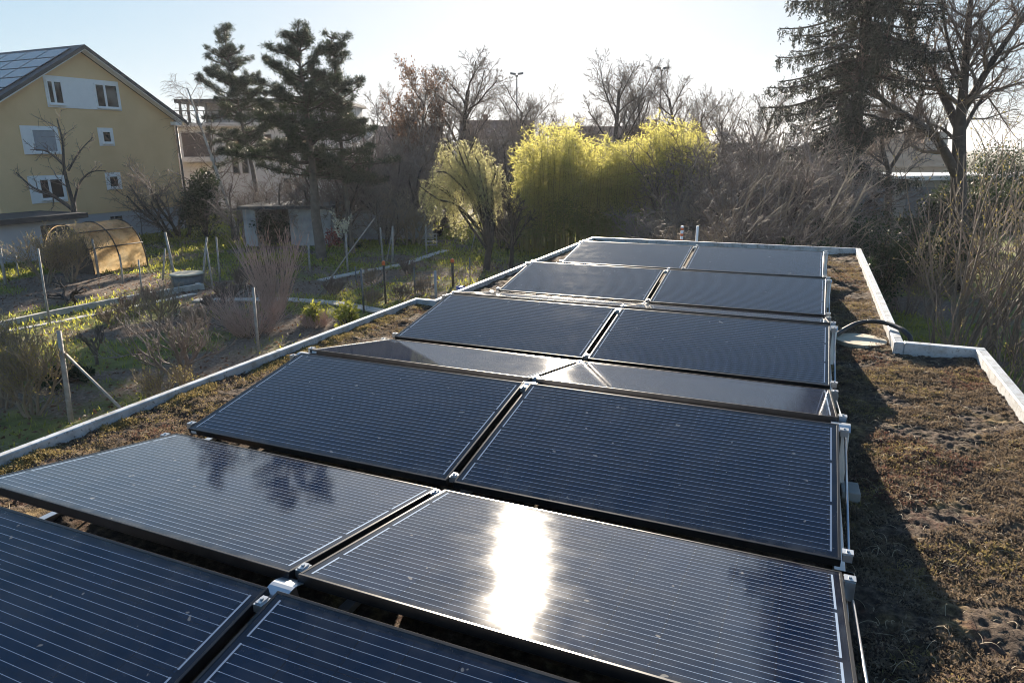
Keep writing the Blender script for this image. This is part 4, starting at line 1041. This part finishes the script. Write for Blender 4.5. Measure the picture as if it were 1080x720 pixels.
# ------------------------------------------------------------------ garden: edging, paths, shelter, tub, stakes, fence
def strip_path(name, pix, w, h, m, z=0.03):
    """a low strip along picture points on the ground"""
    P = [gp(*p) for p in pix]; mb = MB()
    for a, b in zip(P, P[1:]):
        d = (b-a); d.z = 0; d.normalize(); s = Vector((-d.y, d.x, 0))*w/2; g = d*.004
        q = [a-s+g, b-s-g, b+s-g, a+s+g]; mb.prism([(v.x, v.y, z) for v in q], (0, 0, h))
    return mb.build(name, m, bevel=.004)
tag(strip_path('concrete_edging', [(-25, 353), (60, 334), (140, 318), (214, 305)], .14, .26, M['edging'], -.04), 'weathered concrete edging of the raised vegetable bed before the arched shelter', 'edging')
tag(strip_path('concrete_edging', [(214, 306), (196, 298), (190, 291)], .14, .24, M['edging'], -.04), 'short concrete edging turning back beside the round tub', 'edging')
tag(strip_path('garden_path', [(205, 318), (300, 317), (355, 321), (425, 334)], .42, .05, M['edging'], .02), kind='structure')
tag(strip_path('garden_path', [(338, 297), (380, 288), (425, 280), (470, 265)], .40, .05, M['edging'], .02), kind='structure')
tag(strip_path('garden_path', [(-30, 358), (60, 341), (140, 325), (206, 311)], .25, .04, M['edging'], .02), kind='structure')

# arched shelter
def shelter():
    x0, x1, y0, y1, h = -28.1, -25.1, 17.0, 19.5, 1.95
    o = empty('arched_shelter', ((x0+x1)/2, (y0+y1)/2, 0), 'old tan arched garden shelter with stained translucent shell', 'garden shelter'); off = Vector(o.location)
    cx = (x0+x1)/2; rx = (x1-x0)/2; n = 20
    prof = [(cx-rx*math.cos(math.pi*i/n), h*math.sin(math.pi*i/n)**.85) for i in range(n+1)]
    mb = MB()
    vs = [[mb.bm.verts.new((x-off.x, y-off.y, z)) for x, z in prof] for y in (y0, y0+(y1-y0)*.5, y1)]
    for a, b in zip(vs, vs[1:]):
        for i in range(n): f = mb.bm.faces.new((a[i], a[i+1], b[i+1], b[i])); f.smooth = True
    me = mb.mesh('shell', M['shelter']); link('shell', me, o)
    for y in (y0, (y0+y1)/2, y1):
        MB().tube([((x-cx)*1.012, y-off.y, z*1.012+.004) for x, z in prof], .028, 6).build('rib', M['wood_dark'], o)
    for fr in (.72, .86):
        i = int(n*fr); MB().tube([((prof[i][0]-cx)*1.015, y0-off.y-.03, prof[i][1]*1.015), ((prof[i][0]-cx)*1.015, y1-off.y+.03, prof[i][1]*1.015)], .03, 6).build('batten', M['wood_dark'], o)
    e = MB(); e.prism([(x-cx, y0-off.y+.03, z*.985) for x, z in prof], (0, .02, 0)); e.build('end_shade_panel', M['wood_dark'], o)  # the end is open; dark sheet added for the shade inside
    MB().tube([((prof[14][0]-cx)*1.03+.02, y0-off.y+1.0+.5*math.cos(a), prof[14][1]*.7+.35*math.sin(a)+.1) for a in [i*.35 for i in range(10)]], .012, 5).build('bent_pipe', M['wood_dark'], o)
shelter()
t = gp(199, 302); o = empty('round_tub', (t.x, t.y, 0), 'round grey tub with pale lid beside the concrete edging', 'tub')
MB().tube([(0, 0, 0), (0, 0, .05), (0, 0, .46)], [.50, .52, .56], 28).build('tub_body', M['post_metal'], o)
MB().tube([(0, 0, .461), (0, 0, .485), (0, 0, .51)], [.60, .61, .55], 28).build('lid', mottled('pale_lid', (.36, .34, .26), (.46, .44, .35), 5, .8), o)

STK = [((75, 447), (62, 349), .045, 'wood_grey', 'stout grey post beside the roof edge with a slanting brace'),
 ((53, 345), (40, 262), .030, 'wood_grey', 'tall leaning cane standing at the concrete edging, above the stout braced post'),
 ((273, 373), (267, 303), .035, 'wood_grey', 'grey garden post right at the roof edge below the red-brown bushes'),
 ((6, 300), (0, 262), .05, 'wood_grey', 'pale stake at the picture edge behind the dark gnarled vine'),
 ((104, 292), (97, 252), .045, 'wood_grey', 'pale stake right in front of the arched shelter'),
 ((185, 300), (174, 245), .045, 'wood_grey', 'tall leaning pale stake between the arched shelter and the tub'),
 ((171, 296), (174, 262), .035, 'wood_grey', 'short stake paired with the tall leaning one near the arched shelter'),
 ((213, 302), (218, 250), .04, 'wood_grey', 'stake right next to the round tub leaning away from it'),
 ((225, 306), (217, 256), .03, 'wood_grey', 'thin stake crossing the one next to the round tub'),
 ((232, 298), (228, 250), .035, 'wood_grey', 'upright stake in the bed behind the round tub'),
 ((327, 289), (325, 247), .04, 'wood_grey', 'pale stake close to the big pine trunk'),
 ((367, 287), (365, 246), .04, 'wood_grey', 'pale stake beneath the silvery sapling'),
 ((404, 276), (401, 240), .04, 'wood_grey', 'thin pale stake of the bean frame behind the fence'),
 ((414, 279), (414, 239), .05, 'wood_grey', 'thicker upright stake of the bean frame behind the fence'),
 ((407, 276), (414, 240), .025, 'wood_grey', 'slanting brace stake of the bean frame behind the fence'),
 ((450, 268), (449, 238), .04, 'wood_grey', 'pale stake at the end of the far path under the willow'),
 ((332, 314), (395, 230), .022, 'wood_grey', 'long slanting thin pole leaning across the bed beside the big pine'),
 ((497, 262), (503, 238), .025, 'wood_grey', 'pale stick of the little frame beneath the willow'),
 ((130, 300), (126, 268), .03, 'wood_grey', 'small pale stick in the bed under the arched shelter'),
 ((150, 312), (146, 274), .028, 'wood_grey', 'slim stick at the concrete edging below the arched shelter'),
 ((20, 292), (16, 268), .03, 'wood_grey', 'short stick behind the dark gnarled vine near the shed'),
 ((118, 260), (121, 228), .03, 'post_metal', 'thin metal pipe beside the far end of the arched shelter'),
 ((150, 250), (148, 228), .03, 'post_metal', 'thin dark rod before the grey house plinth')]
for b_, t_, rd, mt, lab in STK:
    b = gp(*b_); d = depth_of(b); tpt = at(*t_, d); q = random.Random(int(b_[0]*3+b_[1]))
    v = tpt-b; mid = Vector(v)*.5+rv(q)*.012
    o = MB().tube([(0, 0, -.12), mid, v], [rd*1.05, rd, rd*.9], 8).build('garden_stake', M[mt], None, (b.x, b.y, 0)); tag(o, lab, 'stake', 'garden stakes and posts')
pA, pB = at(68, 372, 12.4), at(127, 430, 10.9)
o = MB().tube([(0, 0, 0), pB-pA], .022, 8).build('brace_pole', M['wood_grey'], None, pA); tag(o, 'slanting wooden brace running from the stout post down to the roof edge', 'brace')

# wire fence along the garage garden
fo = empty('wire_fence', (-10.4, 17, 0), 'thin wire fence with dark posts, two with orange caps, along the garden', 'fence'); tops = []
for (bx, by), (tx, ty), rd, m, capm in (((384, 331), (382, 281), .03, 'post_metal', None), ((407, 321), (407, 276), .035, 'wood_dark', 'orange'), ((438, 314), (438, 280), .022, 'post_metal', None), ((460, 316), (460, 284), .045, 'white_wall', None),
        ((478, 303), (478, 274), .05, 'wood_dark', 'orange'), ((496, 300), (495, 270), .022, 'post_metal', None), ((376, 300), (375, 280), .02, 'post_metal', None)):
    b = gp(bx, by); tz = at(tx, ty, depth_of(b)).z; b.x -= fo.location.x; b.y -= fo.location.y
    p = MB().tube([(b.x, b.y, -.1), (b.x, b.y, tz)], rd, 8).build('fence_post', M[m], fo)
    if capm: MB().tube([(b.x, b.y, tz-.05), (b.x, b.y, tz+.05), (b.x, b.y, tz+.09)], [rd+.02, rd+.022, rd*.5], 8).build('cap', M[capm], p)
    if (bx, by) != (376, 300): tops.append((b.x, b.y, tz))
w_ = MB(); tops.sort(key=lambda p: p[1])
for a, b in zip(tops, tops[1:]):
    zt_ = min(a[2], b[2])
    for k in range(6):
        z = .12+(zt_-.2)*k/5; w_.tube([(a[0], a[1], z), ((a[0]+b[0])/2, (a[1]+b[1])/2, z-.015), (b[0], b[1], z)], .0045, 4)
    n = int(math.hypot(b[0]-a[0], b[1]-a[1])/.16)
    for k in range(1, n):
        t = k/n; x, y = a[0]+(b[0]-a[0])*t, a[1]+(b[1]-a[1])*t; w_.tube([(x, y, .1), (x, y, zt_-.09)], .0035, 3)
w_.build('wire_mesh', M['post_metal'], fo)
b = gp(486, 311); o = empty('blue_bucket', (b.x, b.y, 0), 'small blue plastic bucket by the fence near the roof edge', 'bucket')
MB().tube([(0, 0, 0), (0, 0, .3)], [.12, .16], 14).build('bucket_body', M['blue'], o); MB().tube([(.16*math.cos(a), 0, .3+.1*math.sin(a)) for a in [math.pi*i/8 for i in range(9)]], .006, 5).build('handle', M['post_metal'], o)
b = gp(352, 262); o = plant_thing('red_bush', (b.x, b.y, 0), 'dark red leafy bush in the shade by the pale garden wall', 'bush'); rng = np.random.default_rng(2)
d = unit(rng.normal(size=(500, 3))); C = d*rng.uniform(.1, .5, (500, 1))+np.array([0, 0, .55]); link('foliage', leaves_mesh('foliage', C, d+rng.normal(size=d.shape)*.5, .12, .06, mottled('red_leaf', (.16, .015, .02), (.25, .03, .03), 3, .6), rng=rng), o)
# little ladder-like frame and green plastic tunnel beneath the willow
b = gp(455, 262); o = empty('slatted_rack', (b.x, b.y, 0), 'small pale slatted rack at the end of the far path under the willow', 'rack', rz=FR)
for s in (-1, 1): MB().tube([(s*.28, 0, 0), (s*.28, 0, .75)], .025, 6).build('post', M['wood_grey'], o)
for k in range(4): MB().box(-.33, -.05, .15+k*.18, .33, -.026, .22+k*.18).build('slat', M['wood_grey'], o)

# reddish bushes
def simple_bush(name, px, py, out, stem_m, lab, cat='bush', leaf=None, group=None):
    b = gp(px, py); o = plant_thing(name, (b.x, b.y, 0), lab, cat, group)
    a, c = split_levels(out, 0); link('stems', branch_mesh('stems', a, M[stem_m], (5, 3, 3, 3)), o)
    if c: link('crown', branch_mesh('crown', c, M[stem_m]), o)
    if leaf:
        m, step, ln, seed = leaf; rng = np.random.default_rng(seed); C, D = along(out, 1 if c else 0, step, rng, .008, .2)
        link('buds', leaves_mesh('buds', C, D+rng.normal(size=D.shape)*.6, rng.uniform(.6, 1.3, len(C))*ln, ln*.5, M[m], rng=rng), o)
    return o
simple_bush('rod_bush', 290, 330, rods(61, 95, 2.7, .62, .014, .28, side=4, tipmin=.005), 'twig_red', 'tall red-brown bush of upright rods fanning out, above the rounded one')
simple_bush('round_bush', 266, 352, rods(62, 170, 1.35, 1.25, .010, .45, side=4, wig=.06, tipmin=.004), 'twig_red', 'low rounded red-brown twiggy bush beside the grey post')
simple_bush('round_bush', 333, 345, rods(63, 130, .55, 1.3, .008, .25, side=3, wig=.06, tipmin=.004), 'twig_red', 'small dark round bush close to the roof edge and the path')
evergreen(356, 17.3, 325, 26, 'small bright green leafy plant close to the roof edge', 64, 'green_plant', 'grass', n=500, leaf=.14)
evergreen(318, 18.3, 328, 20, 'low green leafy plant by the path next to the small round bush', 65, 'green_plant', 'grass', n=400, leaf=.14)
# silvery sapling
b = gp(366, 284); q_ = random.Random(12); os_ = []
grow(q_, os_, (0, 0, 0), (0, 0, 1), 1.1, .03, 0, [dict(seg=4, wig=.05, tip=.7), dict(n=7, t0=.6, len=.75, taper=0, ang=.6, seg=4, wig=.12, up=.1, rr=.5, tip=.4, min=.006)])
o = plant_thing('silvery_sapling', (b.x, b.y, .55), 'small sapling with pale silvery leaves tied to a stake', 'sapling'); link('trunk', branch_mesh('trunk', [x for x in os_], M['bark_grey']), o)
rng = np.random.default_rng(6); C, D = along(os_, 1, .018, rng, .03, .1); link('foliage', leaves_mesh('foliage', C, D+rng.normal(size=D.shape)*.6, rng.uniform(.08, .18, len(C)), .045, M['pale_leaf'], rng=rng), o)

# pruned fruit bushes with shoots, gnarled vines
KN = [dict(seg=6, wig=.16, up=.04, tip=.55), dict(n=7, t0=.25, len=.8, taper=.3, ang=.75, seg=6, wig=.16, up=.13, rr=.6, tip=.4, min=.008), dict(n=7, t0=.25, len=.55, taper=.2, ang=.6, seg=5, wig=.08, up=.22, rr=.6, tip=.5, min=.006), dict(n=3, t0=.2, len=.4, taper=.2, ang=.6, seg=3, wig=.1, up=.1, rr=.7, tip=.6, min=.004)]
def knobby(px, py, h, lab, seed, m='twig_tan', r=.05, stems=3, bud=None, P=KN, lean=0.35, group=None):
    q = random.Random(seed); out = []
    for i in range(stems):
        a = 6.28*i/stems+q.random(); grow(q, out, (math.cos(a)*.08, math.sin(a)*.08, -.05), (math.cos(a)*lean, math.sin(a)*lean, 1), h*.55, r*q.uniform(.8, 1.1), 0, P)
    return simple_bush('fruit_bush', px, py, out, m, lab, 'fruit bush', bud, group)
knobby(190, 402, 2.0, 'pruned fruit bush with slanting pale shoots in front of the concrete edging', 71, 'twig_grey', .045, 4)
knobby(170, 350, 1.7, 'pale twiggy fruit bush behind the pruned one, close to the concrete edging', 72, 'twig_tan', .03, 4)
knobby(99, 385, 1.3, 'single stemmed little fruit tree on the lawn beside the stout post', 73, 'bark_grey', .05, 1)
knobby(35, 440, 1.9, 'pale twiggy bush in the corner in front of the stout post', 74, 'twig_tan', .035, 5, ('bud', .12, .04, 1))
knobby(5, 430, 2.0, 'pale twiggy bush at the very picture edge', 75, 'twig_tan', .035, 5, ('bud', .12, .04, 2))
knobby(180, 425, 1.0, 'low budding twigs bending over the roof edge', 76, 'twig_tan', .02, 5, ('bud', .08, .03, 3), lean=.7)
knobby(75, 298, 2.6, 'tall pale twiggy bush in front of the arched shelter', 78, 'twig_tan', .04, 6, ('bud', .2, .05, 4))
knobby(50, 300, 2.4, 'pale twiggy bush between the gnarled vine and the arched shelter', 79, 'twig_tan', .04, 5, ('bud', .2, .05, 6))
knobby(10, 365, 1.6, 'dark gnarled vine stump with twisted arms', 80, 'bark_dark', .085, 2, P=[dict(seg=7, wig=.3, up=.02, tip=.6), dict(n=4, t0=.3, len=.8, taper=.3, ang=.9, seg=6, wig=.28, up=.05, rr=.7, tip=.5, min=.015), dict(n=4, t0=.25, len=.5, taper=.2, ang=.7, seg=4, wig=.2, up=.1, rr=.5, tip=.5, min=.008)])
knobby(75, 322, 1.4, 'dark gnarled vine lying low across the vegetable bed', 81, 'bark_dark', .08, 2, lean=1.6, P=[dict(seg=7, wig=.3, up=-.02, tip=.6), dict(n=4, t0=.3, len=.8, taper=.3, ang=.9, seg=6, wig=.28, up=.05, rr=.7, tip=.5, min=.015), dict(n=4, t0=.25, len=.5, taper=.2, ang=.7, seg=4, wig=.2, up=.1, rr=.5, tip=.5, min=.008)])
for k_, (px_, py_, h_) in enumerate(((120, 345, .8), (140, 335, .9), (225, 330, .8), (208, 345, .7), (240, 320, .9), (160, 325, .9), (390, 322, .7), (352, 312, .8), (425, 316, .7), (448, 309, .7), (255, 305, 1.0), (285, 296, 1.0), (395, 300, .8), (430, 290, .8))):
    knobby(px_, py_, h_, 'small bare berry bush among the garden beds', 100+k_, 'twig_brown' if k_ % 3 else 'twig_tan', .018, 5, group='small berry bushes in the beds')

# long sticks and bushes right of the roof
def stick_bush(px, py, n, h, fan, seed, m, lab, bud, lean=(0, 0), r=.025):
    q = random.Random(seed); out = []
    P = [dict(seg=7, wig=.05, up=.02, tip=.3, min=.006), dict(n=5, t0=.2, len=.42, taper=.35, ang=.55, seg=5, wig=.09, up=.05, rr=.6, tip=.4, min=.006), dict(n=2, t0=.2, len=.4, taper=.3, ang=.6, seg=3, wig=.12, up=.04, rr=.7, tip=.5, min=.005)]
    for i in range(n):
        a = q.uniform(0, 6.28); rr = .6*math.sqrt(q.random())
        grow(q, out, (math.cos(a)*rr, math.sin(a)*rr, -.03), (math.cos(a)*fan*q.random()+lean[0], math.sin(a)*fan*q.random()+lean[1], 1), h*q.uniform(.45, 1), r*q.uniform(.6, 1.25), 0, P)
    return simple_bush('stick_bush', px, py, out, m, lab, 'bush', bud)
stick_bush(1010, 372, 34, 5.2, .5, 82, 'twig_tan2', 'big bush of long pale upright sticks with young buds beside the roof', ('bud', .22, .04, 8), (.10, 0))
stick_bush(1078, 380, 34, 5.4, .6, 83, 'twig_tan2', 'dense budding stick bush at the picture edge above the step in the roof', ('bud', .12, .05, 9))
stick_bush(955, 330, 40, 2.6, .9, 84, 'twig_brown', 'lower brown twiggy bush leaning over the roof kerb behind the hose', ('bud', .12, .04, 10), (0, 0), .013)
stick_bush(985, 300, 40, 3.2, .9, 85, 'twig_brown', 'brown twiggy bush further back beside the roof kerb', ('brown_leaf', .1, .05, 11), (0, 0), .016)
stick_bush(1058, 425, 22, 2.6, .8, 86, 'twig_brown', 'thin dark twigs right beside the near roof kerb', ('bud', .16, .035, 12), (0, 0), .013)
stick_bush(925, 292, 40, 2.4, 1.0, 87, 'twig_brown', 'tangled twigs with reddish old leaves behind the far stretch of kerb', ('brown_leaf', .09, .05, 13), (0, 0), .014)
for px_, py_, rd_ in ((719, 250, .02), (735, 250, .018)):
    b = at(px_, 250, 16.5); o = empty('marker_post', (b.x, b.y, 0), 'thin pale post with rusty bands behind the far roof end' if px_ < 730 else 'thin white post standing just past the banded one behind the roof', 'post')
    zt_ = at(px_, 238, 16.5).z
    MB().tube([(0, 0, 0), (0, 0, zt_)], rd_+.012, 8).build('post', M['white_paint'], o)
    if px_ < 730:
        for k in range(3): MB().tube([(0, 0, zt_-.1-k*.14), (0, 0, zt_-.04-k*.14)], rd_+.014, 8).build('band', M['orange'], o)

# grass and low growth
def grass_stuff():
    rng = np.random.default_rng(17); N = 150000
    X = rng.uniform(-40, 6, N); Y = rng.uniform(3, 40, N); keep = []
    dd = np.hypot(X-CAM[0], Y-CAM[1]); ok = (X < -2.7) | (Y > 11.2)
    for i in range(N):
        if not ok[i]: continue
        s = soilness(X[i], Y[i])
        if rng.random() < (1-s)**2*1.3-.12: keep.append(i)
    for _ in range(14000):
        pass
    X, Y, dd = X[keep], Y[keep], dd[keep]
    X2 = rng.uniform(2.9, 14, 14000); Y2 = rng.uniform(2, 18, 14000); X = np.concatenate([X, X2]); Y = np.concatenate([Y, Y2]); dd = np.hypot(X-CAM[0], Y-CAM[1])
    Z = np.array([gh(a, b) for a, b in zip(X, Y)])-.01; n = len(X)
    C = np.stack([X, Y, Z], 1); D = rng.normal(size=(n, 3))*.45; D[:, 2] = 1
    L = rng.uniform(.05, .13, n)*(1+dd/45); Wd = .008+dd*.0012
    tag(link('grass', leaves_mesh('grass', C, D, L, Wd, M['grass'], rng=rng)), 'short spring grass growing between the garden beds', 'grass', kind='stuff')
    # last year's leaves and weeds on the beds
    n = 26000; X = rng.uniform(-32, -3, n); Y = rng.uniform(3, 34, n); k = (X < -2.8)
    X, Y = X[k], Y[k]; n = len(X); C = np.stack([X, Y, np.array([gh(a, b) for a, b in zip(X, Y)])+.012], 1); D = rng.normal(size=(n, 3)); D[:, 2] *= .35
    tag(link('dry_leaves', leaves_mesh('dry_leaves', C, D, rng.uniform(.05, .12, n), rng.uniform(.03, .07, n), M['brown_leaf'], rng=rng)), 'dry brown leaves and weeds scattered over the garden beds', 'leaf litter', kind='stuff')
grass_stuff()

# ------------------------------------------------------------------ air
def air():
    me = MB().box(-800, -400, -2.1, 800, 1500, 24).mesh('haze', NT('haze').m); m = me.materials[0]; nt = m.node_tree
    nt.nodes.remove(nt.nodes['Principled BSDF']); v = nt.nodes.new('ShaderNodeVolumePrincipled')
    v.inputs['Color'].default_value = (.90, .93, 1, 1); v.inputs['Density'].default_value = .0003; v.inputs['Anisotropy'].default_value = .35
    nt.links.new(v.outputs[0], nt.nodes['Material Output'].inputs['Volume'])
    tag(link('haze', me), 'thin bluish haze in the low sunlight over the garden', 'haze', kind='stuff')
air()
